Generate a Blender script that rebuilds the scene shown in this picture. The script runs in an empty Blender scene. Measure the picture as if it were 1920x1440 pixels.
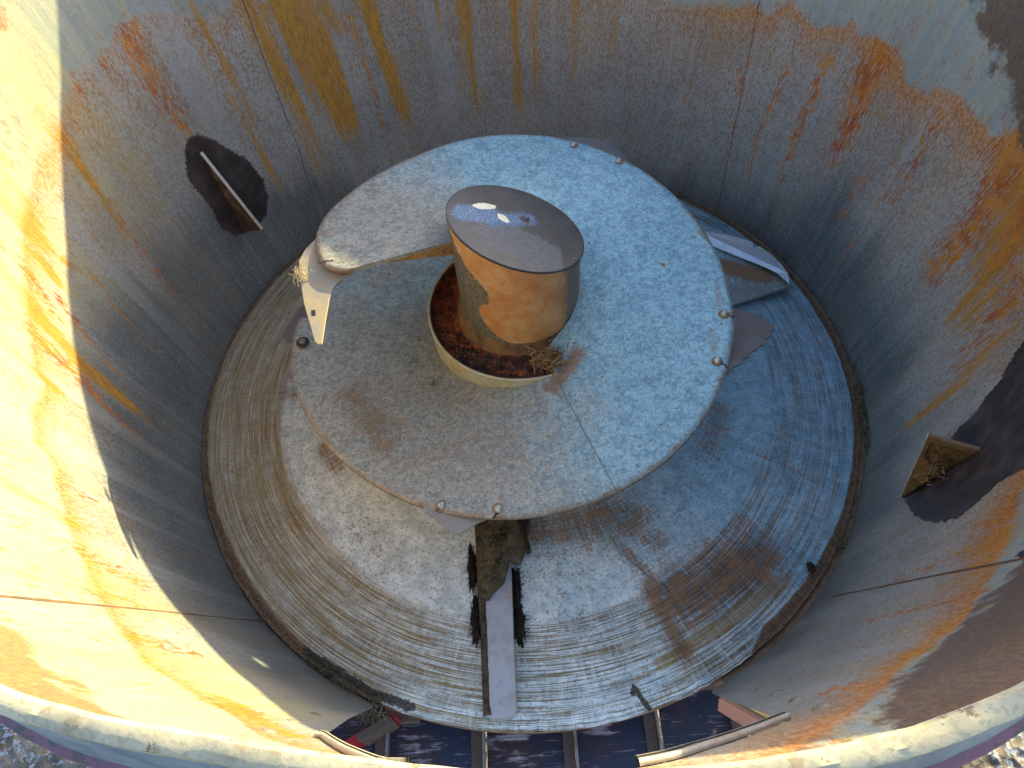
import bpy, math, random
import numpy as np
from mathutils import Vector, Matrix

# ------------------------------------------------------------------ camera, sky, sun, exposure
scn = bpy.context.scene
cd = bpy.data.cameras.new('camera'); cam = bpy.data.objects.new('camera', cd)
scn.collection.objects.link(cam); scn.camera = cam
Rv = Vector((0.99735439, -0.04741765, -0.05509793)); Uv = Vector((0.06994751, 0.83233628, 0.54983967)); Fv = Vector((-0.0197879, 0.55223897, -0.83345099))
mat = Matrix((Rv, Uv, -Fv)).transposed().to_4x4(); mat.translation = Vector((0.0, -1.2263845, 1.83571388))
cam.matrix_world = mat
cd.sensor_width = 36.0; cd.lens = 1331.745 / 1920 * 36; cd.clip_start = 0.02; cd.clip_end = 500
SUN_AZ, SUN_EL = 44.5, 18.0
w = bpy.data.worlds.new('World'); scn.world = w; w.use_nodes = True
nt = w.node_tree; bg = nt.nodes['Background']
sky = nt.nodes.new('ShaderNodeTexSky'); sky.sky_type = 'NISHITA'; sky.sun_disc = False
sky.sun_elevation = math.radians(SUN_EL); sky.sun_rotation = math.radians(90 - SUN_AZ)
sky.air_density = 1.0; sky.dust_density = 2.0; sky.ozone_density = 1.0
nt.links.new(sky.outputs[0], bg.inputs[0]); bg.inputs[1].default_value = 0.15
sd = bpy.data.lights.new('sun', 'SUN'); sd.energy = 3.8; sd.angle = math.radians(0.5); sd.color = (1.0, 0.88, 0.45)
sun = bpy.data.objects.new('sun', sd); scn.collection.objects.link(sun)
_a, _e = math.radians(SUN_AZ), math.radians(SUN_EL)
L = Vector((math.cos(_e)*math.cos(_a), math.cos(_e)*math.sin(_a), math.sin(_e)))
sun.rotation_euler = L.to_track_quat('Z', 'Y').to_euler(); sun.location = L*6
scn.view_settings.view_transform = 'Standard'; scn.view_settings.look = 'None'
scn.view_settings.exposure = 1.9; scn.view_settings.gamma = 1.0; scn.view_settings.use_curve_mapping = False

K, H = 0.148, 1.2
rnd = random.Random(7)
COL = scn.collection
R_ = math.radians

# ------------------------------------------------------------------ stain and outline data (degrees round the axis, height in m)
STREAKS = [
    ([(-174.2, 0.851), (-173.6, 0.766), (-169.2, 0.51), (-168.7, 0.292), (-167.8, 0.017)], 0.016, 0.012, 1, 'O'),
    ([(-170.5, 0.831), (-169.6, 0.747), (-167.1, 0.523), (-164.6, 0.333), (-163.6, 0.132)], 0.018, 0.01, 0.9, 'R'),
    ([(179.0, 0.646), (177.8, 0.525), (179.6, 0.318), (179.8, 0.058)], 0.012, 0.006, 0.5, 'O'),
    ([(166.4, 0.614), (168.6, 0.354), (167.7, 0.033)], 0.014, 0.008, 0.6, 'R'),
    ([(166.2, 0.878), (165.5, 0.766), (167.5, 0.578), (168.6, 0.354)], 0.022, 0.01, 0.6, 'O'),
    ([(148.7, 0.891), (149.6, 0.743), (149.0, 0.572), (148.9, 0.545)], 0.03, 0.015, 0.8, 'R'),
    ([(153.9, 0.872), (153.6, 0.782)], 0.02, 0.01, 0.5, 'R'),
    ([(-148.3, 0.806), (-148.7, 0.758), (-148.9, 0.673), (-148.4, 0.603), (-147.8, 0.453), (-145.3, 0.123)], 0.012, 0.006, 0.8, 'R'),
    ([(-130.8, 0.956), (-130.4, 0.924), (-130.6, 0.737), (-130.6, 0.496)], 0.02, 0.008, 0.8, 'R'),
    ([(175.8, 0.837), (178.8, 0.731), (-177.7, 0.603)], 0.03, 0.03, 0.7, 'O'),
    ([(165.9, 1.006), (169.4, 0.882), (170.0, 0.741)], 0.02, 0.02, 0.5, 'R'),
    ([(130.7, 0.831), (129.1, 0.448), (130.5, 0.067)], 0.03, 0.03, 0.6, 'O'),
    ([(138.2, 0.877), (137.9, 0.76), (137.4, 0.546), (137.8, 0.261)], 0.02, 0.008, 0.6, 'O'),
    ([(125.3, 0.779), (123.4, 0.561), (121.7, 0.387), (119.3, 0.144)], 0.05, 0.04, 1, 'O'),
    ([(112.3, 0.703), (110.7, 0.41), (109.7, 0.166)], 0.024, 0.014, 1, 'O'),
    ([(115.3, 0.657), (115.0, 0.398), (115.4, 0.159)], 0.01, 0.006, 0.8, 'R'),
    ([(95.8, 0.643), (96.6, 0.132)], 0.035, 0.03, 0.6, 'O'),
    ([(87.5, 0.629), (87.3, 0.135)], 0.022, 0.02, 0.6, 'O'),
    ([(83.2, 0.626), (83.5, 0.134)], 0.03, 0.03, 0.45, 'O'),
    ([(70.7, 0.635), (70.4, 0.172)], 0.05, 0.03, 0.3, 'O'),
    ([(60.7, 0.433), (61.4, 0.099)], 0.01, 0.006, 0.5, 'R'),
    ([(39.0, 0.561), (39.8, 0.31), (38.7, 0.028)], 0.014, 0.01, 0.6, 'R'),
    ([(47.2, 0.689), (46.1, 0.493), (43.3, -0.007)], 0.02, 0.01, 0.6, 'R'),
    ([(33.1, 0.64), (33.3, 0.372), (32.3, 0.1)], 0.022, 0.012, 0.75, 'R'),
    ([(25.8, 0.733), (25.8, 0.601), (25.3, 0.458), (25.3, 0.272)], 0.045, 0.02, 1, 'R'),
    ([(13.4, 0.696), (12.3, 0.556), (11.3, 0.317)], 0.025, 0.01, 0.7, 'R'),
    ([(1.1, 0.751), (-1.8, 0.616), (-1.9, 0.438), (-1.2, 0.301)], 0.055, 0.03, 1, 'R'),
    ([(-6.7, 0.732), (-7.6, 0.589), (-8.0, 0.448)], 0.04, 0.03, 0.8, 'O'),
    ([(19.6, 0.917), (20.5, 0.686)], 0.02, 0.02, 0.5, 'R'),
    ([(24.1, 0.866), (24.7, 0.77), (24.2, 0.647)], 0.02, 0.02, 0.6, 'R'),
    ([(-45.5, 0.759), (-46.6, 0.684), (-47.4, 0.609)], 0.05, 0.02, 0.8, 'R'),
    ([(-58.9, 0.887), (-58.2, 0.692), (-57.2, 0.336)], 0.014, 0.006, 0.7, 'R'),
    ([(-71.7, 1.082), (-72.5, 0.984), (-72.2, 0.781)], 0.025, 0.012, 0.8, 'R'),
    ([(-16.4, 0.638), (-20.6, 0.419), (-20.6, 0.048)], 0.06, 0.02, 0.5, 'O'),
    ([(-49.8, 0.753), (-50.5, 0.58), (-50.2, 0.325)], 0.03, 0.01, 0.6, 'R'),
    ([(-104.6, 0.952), (-112.1, 0.82), (-114.2, 0.81)], 0.03, 0.02, 0.7, 'O'),
    ([(178.0, 0.859), (-180.0, 0.721), (-175.3, 0.534)], 0.016, 0.01, 0.8, 'O'),
    ([(-164.6, 0.759), (-163.5, 0.646), (-161.9, 0.503)], 0.014, 0.01, 0.7, 'O'),
    ([(-144.8, 0.815), (-142.9, 0.7), (-141.9, 0.54)], 0.02, 0.012, 0.8, 'O'),
    ([(-139.4, 0.845), (-137.9, 0.7), (-137.1, 0.537)], 0.02, 0.02, 0.7, 'R'),
    ([(-131.8, 0.867), (-131.0, 0.692), (-131.2, 0.484)], 0.022, 0.016, 0.7, 'R'),
    ([(-120.7, 1.087), (-119.0, 0.949), (-118.4, 0.74)], 0.02, 0.02, 0.6, 'O'),
    ([(-176.1, 0.627), (-173.6, 0.489), (-170.9, 0.296)], 0.01, 0.006, 0.7, 'R'),
    ([(-137.0, 0.671), (-135.7, 0.574), (-134.9, 0.47)], 0.03, 0.02, 0.7, 'R'),
    ([(-123.9, 0.786), (-123.2, 0.66), (-122.2, 0.531)], 0.03, 0.02, 0.7, 'R'),
    ([(-111.9, 0.887), (-109.9, 0.841), (-108.1, 0.777)], 0.03, 0.02, 0.8, 'R'),
    ([(-0.9, 0.847), (-6.3, 0.695), (-10.1, 0.495), (-10.9, 0.32)], 0.085, 0.04, 0.75, 'O'),
    ([(-3.6, 0.794), (-7.7, 0.658), (-10.8, 0.51)], 0.06, 0.04, 0.9, 'R'),
    ([(-48.1, 0.79), (-50.7, 0.767), (-54.3, 0.79)], 0.07, 0.05, 0.8, 'O'),
    ([(-61.6, 0.879), (-68.5, 0.947), (-73.3, 0.99)], 0.04, 0.03, 0.6, 'O'),
    ([(-176.9, 0.83), (-175.5, 0.688), (-171.7, 0.536)], 0.012, 0.008, 0.9, 'R'),
    ([(173.7, 0.918), (177.0, 0.78), (179.0, 0.646)], 0.02, 0.012, 0.8, 'O'),
    ([(100.2, 0.655), (100.8, 0.421)], 0.02, 0.01, 0.5, 'O'),
    ([(90.4, 0.633), (91.3, 0.183)], 0.014, 0.01, 0.4, 'R'),
    ([(76.9, 0.628), (76.6, 0.24)], 0.02, 0.015, 0.4, 'O'),
    ([(56.6, 0.583), (54.0, 0.12)], 0.02, 0.01, 0.35, 'R'),
    ([(18.8, 0.415), (18.5, 0.202)], 0.02, 0.01, 0.6, 'R'),
    ([(3.1, 0.829), (0.4, 0.689), (-1.7, 0.528)], 0.04, 0.03, 0.8, 'R'),
    ([(13.8, 0.535), (14.1, 0.311), (14.5, 0.038)], 0.03, 0.01, 0.5, 'R'),
    ([(-14.4, 0.663), (-16.3, 0.521), (-17.9, 0.341)], 0.05, 0.03, 0.7, 'R'),
    ([(150.3, 0.796), (149.6, 0.614), (148.6, 0.495)], 0.03, 0.02, 0.6, 'R'),
    ([(158.6, 0.878), (160.2, 0.753), (161.2, 0.584)], 0.02, 0.015, 0.5, 'R'),
    ([(139.9, 0.605), (138.7, 0.354), (137.8, 0.128)], 0.02, 0.01, 0.5, 'O'),
    ([(119.4, 0.711), (117.2, 0.57)], 0.03, 0.03, 0.5, 'O'),
]
SEAMS = [
    ([(130.1, 0.868), (130.9, 0.79), (131.7, 0.56), (132.3, 0.324), (134.3, 0.051)], 0.0035),
    ([(47.2, 0.76), (46.8, 0.692), (45.2, 0.414), (42.9, 0.004)], 0.0025),
    ([(-125.9, 0.988), (-129.5, 0.646), (-136.0, 0.009)], 0.0035),
    ([(-55.6, 0.895), (-53.3, 0.678), (-49.1, 0.255), (-47.8, 0.123)], 0.0035),
]
WATERLINE = [(-83.3, 1.255), (-80.3, 1.193), (-75.6, 1.112), (-69.0, 0.963), (-64.0, 0.937), (-56.6, 0.842), (-46.0, 0.728), (-28.4, 0.686), (-9.0, 0.744), (2.0, 0.806), (2.5, 0.771), (4.8, 0.731), (7.9, 0.732), (12.3, 0.739), (15.8, 0.724), (16.6, 0.694), (20.3, 0.681), (24.1, 0.728), (27.2, 0.732), (30.0, 0.716), (32.2, 0.744), (32.5, 0.724), (37.0, 0.682), (39.3, 0.698), (42.3, 0.715), (45.0, 0.666), (47.8, 0.669), (58.8, 0.618), (70.8, 0.65), (92.9, 0.668), (117.9, 0.791), (130.6, 0.816), (133.3, 0.787), (137.9, 0.789), (143.3, 0.874), (147.8, 0.879), (153.9, 0.851), (157.4, 0.863), (166.0, 0.804), (173.0, 0.79), (181.1, 0.743), (190.2, 0.668), (196.5, 0.646), (197.4, 0.604), (203.6, 0.655), (207.5, 0.662), (208.3, 0.623), (211.7, 0.624), (219.0, 0.655), (224.0, 0.684), (232.7, 0.755), (240.7, 0.841), (245.2, 0.875), (250.2, 0.921), (255.0, 1.023)]
UPPER_BAND = [(-76.9, 1.238), (-72.0, 1.119), (-66.9, 1.039), (-63.0, 1.011), (-52.6, 0.883), (-16.5, 0.741), (1.8, 0.795), (7.8, 0.833), (14.0, 0.874), (18.7, 0.936), (52.8, 0.93), (114.8, 0.964), (150.9, 1.085), (162.8, 1.054), (178.9, 0.932), (204.5, 0.851), (233.6, 1.029), (237.8, 1.047), (240.7, 1.051), (246.0, 1.115), (250.5, 1.16)]
BLOTCHES = [
    [(151.1, 0.537), (149.6, 0.559), (147.6, 0.555), (145.6, 0.508), (144.0, 0.452), (141.9, 0.391), (141.1, 0.312), (141.9, 0.244), (144.1, 0.2), (147.4, 0.191), (151.7, 0.227), (153.2, 0.289), (152.7, 0.353), (153.0, 0.418), (153.1, 0.481)],
    [(-21.4, 0.648), (-22.5, 0.601), (-24.7, 0.554), (-25.8, 0.514), (-27.1, 0.482), (-27.4, 0.429), (-29.0, 0.388), (-29.4, 0.33), (-32.3, 0.229), (-38.4, 0.335), (-42.3, 0.465), (-43.2, 0.552), (-41.9, 0.596), (-40.4, 0.635), (-40.6, 0.717)],
    [(-54.3, 0.852), (-53.6, 0.862), (-55.9, 0.934), (-56.7, 0.913)],
]
PLUGS = [(-112.5, 0.418), (-110.2, 0.604), (-108.3, 0.784), (-106.3, 0.955), (-69.7, 0.468), (-71.6, 0.657), (-73.7, 0.84), (-75.5, 1.004), (-77.2, 1.153), (-67.6, 0.279)]
K1 = [(-0.4741, 0.0139, 0.645), (-0.496, -0.0186, 0.645), (-0.5068, -0.055, 0.645), (-0.4983, -0.1054, 0.645), (-0.4792, -0.1862, 0.645), (-0.4612, -0.2407, 0.645), (-0.4439, -0.293, 0.645), (-0.4349, -0.3024, 0.645), (-0.4269, -0.3016, 0.645), (-0.4253, -0.2246, 0.645), (-0.4229, -0.1761, 0.645), (-0.4173, -0.1453, 0.645), (-0.4058, -0.1257, 0.645), (-0.3782, -0.1041, 0.645), (-0.3659, -0.0724, 0.645), (-0.423, -0.0157, 0.645)]
K2 = [(0.4991, -0.0595, 0.405), (0.5395, -0.0934, 0.405), (0.5938, -0.1211, 0.405), (0.6281, -0.155, 0.405), (0.6257, -0.17, 0.405), (0.6147, -0.1773, 0.405), (0.6081, -0.1934, 0.405), (0.5963, -0.1989, 0.405), (0.5885, -0.2146, 0.405), (0.5759, -0.2184, 0.405), (0.5682, -0.229, 0.405), (0.554, -0.2342, 0.405), (0.5432, -0.2477, 0.405), (0.5291, -0.2528, 0.405), (0.5181, -0.2677, 0.405), (0.5013, -0.2741, 0.405), (0.4851, -0.2898, 0.405), (0.4337, -0.3177, 0.405), (0.4199, -0.1898, 0.405)]
K3 = [(-0.2613, -0.5333, 0.325), (-0.2483, -0.5634, 0.325), (-0.2383, -0.5746, 0.325), (-0.2309, -0.5751, 0.325), (-0.2234, -0.5886, 0.325), (-0.2124, -0.592, 0.325), (-0.2063, -0.6039, 0.325), (-0.1966, -0.6072, 0.325), (-0.1869, -0.618, 0.325), (-0.1725, -0.619, 0.325), (-0.1261, -0.5929, 0.325), (-0.0707, -0.5735, 0.325), (-0.0753, -0.5334, 0.325), (-0.1867, -0.5118, 0.325)]
K4 = [(0.1354, 0.4388, 0.53), (0.1446, 0.4588, 0.53), (0.1972, 0.4549, 0.53), (0.2493, 0.4458, 0.525), (0.2913, 0.4169, 0.52), (0.3107, 0.3911, 0.515), (0.3345, 0.3449, 0.51), (0.3721, 0.2983, 0.505), (0.3314, 0.2684, 0.505), (0.2378, 0.3382, 0.51), (0.1539, 0.3917, 0.52)]
K5 = [(-0.5876, 0.1645, 0.262), (-0.648, 0.1396, 0.262), (-0.6681, 0.1114, 0.262), (-0.7001, 0.0593, 0.262), (-0.7064, 0.0273, 0.262), (-0.6699, 0.0052, 0.262), (-0.6354, -0.0166, 0.262), (-0.5694, -0.0131, 0.262)]
BOLTS = [(-0.4465, 0.0204, 0.655), (0.179, 0.4228, 0.533), (0.2997, 0.3621, 0.512), (0.497, -0.1443, 0.43), (0.4579, -0.271, 0.415), (-0.2137, -0.5497, 0.345), (-0.082, -0.5727, 0.355), (-0.6235, -0.0068, 0.285)]
BLADE = [(0.5946, 0.4944, 0.112), (0.6188, 0.4819, 0.112), (0.6788, 0.4702, 0.11), (0.7362, 0.4475, 0.107), (0.7845, 0.4245, 0.103), (0.7835, 0.4018, 0.099), (0.804, 0.407, 0.099), (0.835, 0.3727, 0.094), (0.8589, 0.3269, 0.09), (0.8715, 0.2922, 0.086), (0.8667, 0.2454, 0.083), (0.8587, 0.2651, 0.082), (0.8397, 0.2981, 0.083), (0.8077, 0.324, 0.086), (0.7698, 0.3484, 0.089), (0.7156, 0.3809, 0.093), (0.6537, 0.4233, 0.098), (0.6039, 0.4416, 0.102)]
BAR = [(-0.1571, -0.4978, 0.075), (-0.0703, -0.5113, 0.075), (-0.0709, -0.6652, 0.07), (-0.074, -0.8538, 0.06), (-0.0737, -0.9408, 0.055), (-0.0793, -0.9552, 0.055), (-0.0919, -0.9613, 0.055), (-0.135, -0.9622, 0.055), (-0.1446, -0.9538, 0.055), (-0.1458, -0.9079, 0.055), (-0.1476, -0.7639, 0.065), (-0.1538, -0.6462, 0.07)]
WEDGE = [(-0.1593, -0.4792, 0.12), (-0.0114, -0.4898, 0.12), (-0.0303, -0.5712, 0.11), (-0.0463, -0.6084, 0.1), (-0.0728, -0.5997, 0.1), (-0.0896, -0.6553, 0.085), (-0.1174, -0.6794, 0.082), (-0.1314, -0.6978, 0.08), (-0.1536, -0.6831, 0.08), (-0.1567, -0.601, 0.1)]


# ------------------------------------------------------------------ helpers
def link(o, parent=None):
    COL.objects.link(o)
    if parent: o.parent = parent
    return o
def tag(o, label=None, cat=None, group=None, kind=None):
    for k, v in (('label', label), ('category', cat), ('group', group), ('kind', kind)):
        if v: o[k] = v
    return o
def empty(name, loc=(0, 0, 0)):
    o = bpy.data.objects.new(name, None); o.location = loc; o.empty_display_size = .1
    return link(o)
def mesh(name, V, Fc, m, parent=None, smooth=True, attrs=None, loc=None, sharp=None):
    V = np.asarray(V, dtype=float)
    if loc is not None: V = V - np.array(loc)
    me = bpy.data.meshes.new(name)
    if isinstance(Fc, np.ndarray) and Fc.ndim == 2:
        n, k = Fc.shape
        me.vertices.add(len(V)); me.vertices.foreach_set('co', V.astype(np.float32).ravel())
        me.loops.add(n*k); me.loops.foreach_set('vertex_index', Fc.astype(np.int32).ravel())
        me.polygons.add(n); me.polygons.foreach_set('loop_start', np.arange(0, n*k, k, dtype=np.int32))
        me.update(calc_edges=True); me.validate()
    else:
        me.from_pydata([tuple(v) for v in V], [], [tuple(int(i) for i in f) for f in Fc]); me.update()
    if smooth: me.polygons.foreach_set('use_smooth', [True]*len(me.polygons))
    for an, A in (attrs or {}).items():
        a = me.attributes.new(an, 'FLOAT_VECTOR', 'POINT'); a.data.foreach_set('vector', np.asarray(A, dtype=np.float32).ravel())
    if m: me.materials.append(m)
    if sharp and smooth: me.set_sharp_from_angle(angle=math.radians(sharp))
    o = bpy.data.objects.new(name, me)
    if loc is not None: o.location = loc
    return link(o, parent)
def gridfaces(nu, nv, cu=False):
    i = np.arange(nu if cu else nu-1)[:, None]; j = np.arange(nv-1)[None, :]
    i2 = (i+1) % nu
    return np.stack([i*nv+j, i2*nv+j, i2*nv+j+1, i*nv+j+1], -1).reshape(-1, 4)
def revolve(name, prof, m, parent=None, n=256, t0=0., t1=360., attrs=None, loc=None, sharp=35, smooth=True):
    closed = abs(t1-t0) >= 359.99
    th = np.radians(np.linspace(t0, t1, n, endpoint=not closed)); pr = np.array(prof)
    P = np.stack([np.cos(th)[:, None]*pr[None, :, 0], np.sin(th)[:, None]*pr[None, :, 0], np.repeat(pr[None, :, 1], n, 0)], -1).reshape(-1, 3)
    if loc is not None: P = P + np.array(loc)
    return mesh(name, P, gridfaces(n, len(prof), closed), m, parent, smooth, attrs, loc, sharp)
def plate(name, poly, th, m, parent=None, loc=None, bevel=0.0, attrs=None):
    n = len(poly); P = np.array(poly)
    V = np.concatenate([P, P - np.array([0, 0, th])])
    A = sum(P[i][0]*P[(i+1) % n][1]-P[(i+1) % n][0]*P[i][1] for i in range(n))
    idx = list(range(n)) if A > 0 else list(range(n))[::-1]
    F = [idx, [n+i for i in idx[::-1]]] + [[idx[(k+1) % n], idx[k], n+idx[k], n+idx[(k+1) % n]] for k in range(n)]
    o = mesh(name, V, F, m, parent, False, None, loc)
    if bevel:
        b = o.modifiers.new('bevel', 'BEVEL'); b.width = bevel; b.segments = 2; b.limit_method = 'ANGLE'
    return o
def box(name, c, s, m, parent=None, rot=0., bevel=.002, loc=None):
    x, y, z = [v/2 for v in s]
    V = np.array([(-x,-y,-z),(x,-y,-z),(x,y,-z),(-x,y,-z),(-x,-y,z),(x,-y,z),(x,y,z),(-x,y,z)])
    ca, sa = math.cos(rot), math.sin(rot)
    V = np.stack([V[:,0]*ca-V[:,1]*sa, V[:,0]*sa+V[:,1]*ca, V[:,2]], 1)+np.array(c)
    o = mesh(name, V, [(3,2,1,0),(4,5,6,7),(0,1,5,4),(1,2,6,5),(2,3,7,6),(3,0,4,7)], m, parent, False, None, loc)
    if bevel:
        b = o.modifiers.new('bevel', 'BEVEL'); b.width = bevel; b.segments = 2
    return o
def hexa(name, P, m, parent=None, bevel=.0015):          # P: 4 bottom, 4 top corners
    o = mesh(name, P, [(3,2,1,0),(4,5,6,7),(0,1,5,4),(1,2,6,5),(2,3,7,6),(3,0,4,7)], m, parent, False)
    me = o.data
    import bmesh
    bm = bmesh.new(); bm.from_mesh(me); bmesh.ops.recalc_face_normals(bm, faces=bm.faces); bm.to_mesh(me); bm.free()
    if bevel:
        b = o.modifiers.new('bevel', 'BEVEL'); b.width = bevel; b.segments = 2
    return o
def frame(n):
    n = Vector(n).normalized(); t = n.orthogonal().normalized(); return t, n.cross(t), n
def dome(name, c, r, h, m, parent=None, n=(0, 0, 1), sx=1., axis=None, flat=False):
    V = []; F = []; N, M = 18, 7
    if axis is not None:
        n = Vector(n).normalized(); t = (Vector(axis) - n*Vector(axis).dot(n)).normalized(); b = n.cross(t)
    else: t, b, n = frame(n)
    c = Vector(c)
    prof = [(1.0, -.3*h/r if not flat else -.02), (1.0, 0.0)] + [(math.cos(a), math.sin(a)) for a in np.linspace(.15, math.pi/2-.12, M-2)]
    for i in range(N):
        a = 2*math.pi*i/N
        for (pr, ph) in prof: V.append(c + t*(math.cos(a)*pr*r*sx) + b*(math.sin(a)*pr*r) + n*(ph*h if ph > 0 else ph*r))
    V.append(c + n*h)
    k = len(prof)
    for i in range(N):
        for j in range(k-1): F.append((i*k+j, ((i+1) % N)*k+j, ((i+1) % N)*k+j+1, i*k+j+1))
        F.append((i*k+k-1, ((i+1) % N)*k+k-1, N*k))
    return mesh(name, V, F, m, parent, True)
def path_tubes(paths, segs=3):
    V = []; F = []
    for pts, r in paths:
        pts = [Vector(p) for p in pts]; base = len(V); n = len(pts)
        for i, p in enumerate(pts):
            d = (pts[min(i+1, n-1)]-pts[max(i-1, 0)]); d = d.normalized() if d.length > 1e-9 else Vector((0, 0, 1))
            t = d.orthogonal().normalized(); b = d.cross(t)
            for k in range(segs):
                a = 2*math.pi*k/segs; rr = r*(1.0 if i < n-1 else .5)
                V.append(p + t*math.cos(a)*rr + b*math.sin(a)*rr)
        for i in range(n-1):
            for k in range(segs):
                F.append((base+i*segs+k, base+i*segs+(k+1) % segs, base+(i+1)*segs+(k+1) % segs, base+(i+1)*segs+k))
        F.append(tuple(base+k for k in range(segs))[::-1]); F.append(tuple(base+(n-1)*segs+k for k in range(segs)))
    return V, F

# value noise used while meshing, so that edges and heaps are uneven
def vn(x, y, seed=0):
    xi = np.floor(x).astype(int); yi = np.floor(y).astype(int); xf = x-xi; yf = y-yi
    def h(a, b):
        v = np.sin(a*127.1+b*311.7+seed*74.7)*43758.5453; return v-np.floor(v)
    u = xf*xf*(3-2*xf); v = yf*yf*(3-2*yf)
    return (h(xi, yi)*(1-u)+h(xi+1, yi)*u)*(1-v)+(h(xi, yi+1)*(1-u)+h(xi+1, yi+1)*u)*v
def fbm(x, y, seed=0, o=4):
    s = 0; a = .5
    for i in range(o): s = s+a*vn(x*2**i, y*2**i, seed+i); a *= .5
    return s

# ------------------------------------------------------------------ material helpers
class NT:
    def __init__(s, name):
        s.m = bpy.data.materials.new(name); s.m.use_nodes = True; s.t = s.m.node_tree; s.b = s.t.nodes['Principled BSDF']
    def n(s, ty, **kw):
        nd = s.t.nodes.new(ty)
        for k, v in kw.items(): setattr(nd, k, v)
        return nd
    def l(s, a, b): s.t.links.new(a, b)
    def put(s, inp, v):
        if isinstance(v, bpy.types.NodeSocket): s.l(v, inp)
        elif isinstance(v, (tuple, list)) and len(v) == 3 and inp.type == 'RGBA': inp.default_value = (*v, 1)
        else: inp.default_value = v
    def math(s, op, a, b=0., c=0., clamp=False):
        nd = s.n('ShaderNodeMath', operation=op, use_clamp=clamp)
        s.put(nd.inputs[0], a); s.put(nd.inputs[1], b); s.put(nd.inputs[2], c); return nd.outputs[0]
    def mul(s, a, b): return s.math('MULTIPLY', a, b)
    def add(s, a, b): return s.math('ADD', a, b)
    def sub(s, a, b): return s.math('SUBTRACT', a, b)
    def step(s, v, lo, hi, a=0., b=1.):
        nd = s.n('ShaderNodeMapRange', interpolation_type='SMOOTHSTEP')
        s.put(nd.inputs[0], v); nd.inputs[1].default_value = lo; nd.inputs[2].default_value = hi; nd.inputs[3].default_value = a; nd.inputs[4].default_value = b
        return nd.outputs[0]
    def mix(s, f, a, b, mode='MIX'):
        nd = s.n('ShaderNodeMix', data_type='RGBA', blend_type=mode)
        s.put(nd.inputs[0], f); s.put(nd.inputs[6], a); s.put(nd.inputs[7], b); return nd.outputs[2]
    def obj(s): return s.n('ShaderNodeTexCoord').outputs['Object']
    def attr(s, name):
        nd = s.n('ShaderNodeAttribute', attribute_name=name); return nd.outputs['Vector']
    def sep(s, v):
        nd = s.n('ShaderNodeSeparateXYZ'); s.l(v, nd.inputs[0]); return nd.outputs
    def scale(s, v, sc):
        nd = s.n('ShaderNodeVectorMath', operation='MULTIPLY'); s.put(nd.inputs[0], v); nd.inputs[1].default_value = sc; return nd.outputs[0]
    def noise(s, v, sc, det=4, rough=.55, dist=0.):
        nd = s.n('ShaderNodeTexNoise'); s.put(nd.inputs['Vector'], v)
        nd.inputs['Scale'].default_value = sc; nd.inputs['Detail'].default_value = det; nd.inputs['Roughness'].default_value = rough; nd.inputs['Distortion'].default_value = dist
        return nd.outputs['Fac']
    def bump(s, h, st, d=.002, prev=None):
        nd = s.n('ShaderNodeBump'); nd.inputs['Strength'].default_value = st; nd.inputs['Distance'].default_value = d
        s.l(h, nd.inputs['Height'])
        if prev is not None: s.l(prev, nd.inputs['Normal'])
        return nd.outputs[0]
    def out(s, col, rough=.5, metal=0., normal=None, spec=None):
        s.put(s.b.inputs['Base Color'], col); s.put(s.b.inputs['Roughness'], rough); s.put(s.b.inputs['Metallic'], metal)
        if normal is not None: s.l(normal, s.b.inputs['Normal'])
        if spec is not None: s.b.inputs['Specular IOR Level'].default_value = spec
        return s.m

def metal_generic(name, base, rust, amount=.5, sc=14, rough=.5, metal=.3, speck=.5, dark=(.05, .04, .035)):
    t = NT(name); o = t.obj()
    a = t.noise(o, sc, 6, .65); b = t.noise(o, sc*9, 4, .7); c = t.noise(o, sc*3.1, 5, .6)
    col = t.mix(t.step(a, .42-.25*(amount-.5), .68-.25*(amount-.5)), base, rust)
    col = t.mix(t.mul(t.step(b, .52, .72), speck), col, tuple(v*.55 for v in rust))
    col = t.mix(t.mul(t.step(c, .58, .75), .35), col, dark)
    return t.out(col, t.step(a, .3, .7, rough-.1, rough+.2), metal, t.bump(b, .35, .0015))

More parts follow.
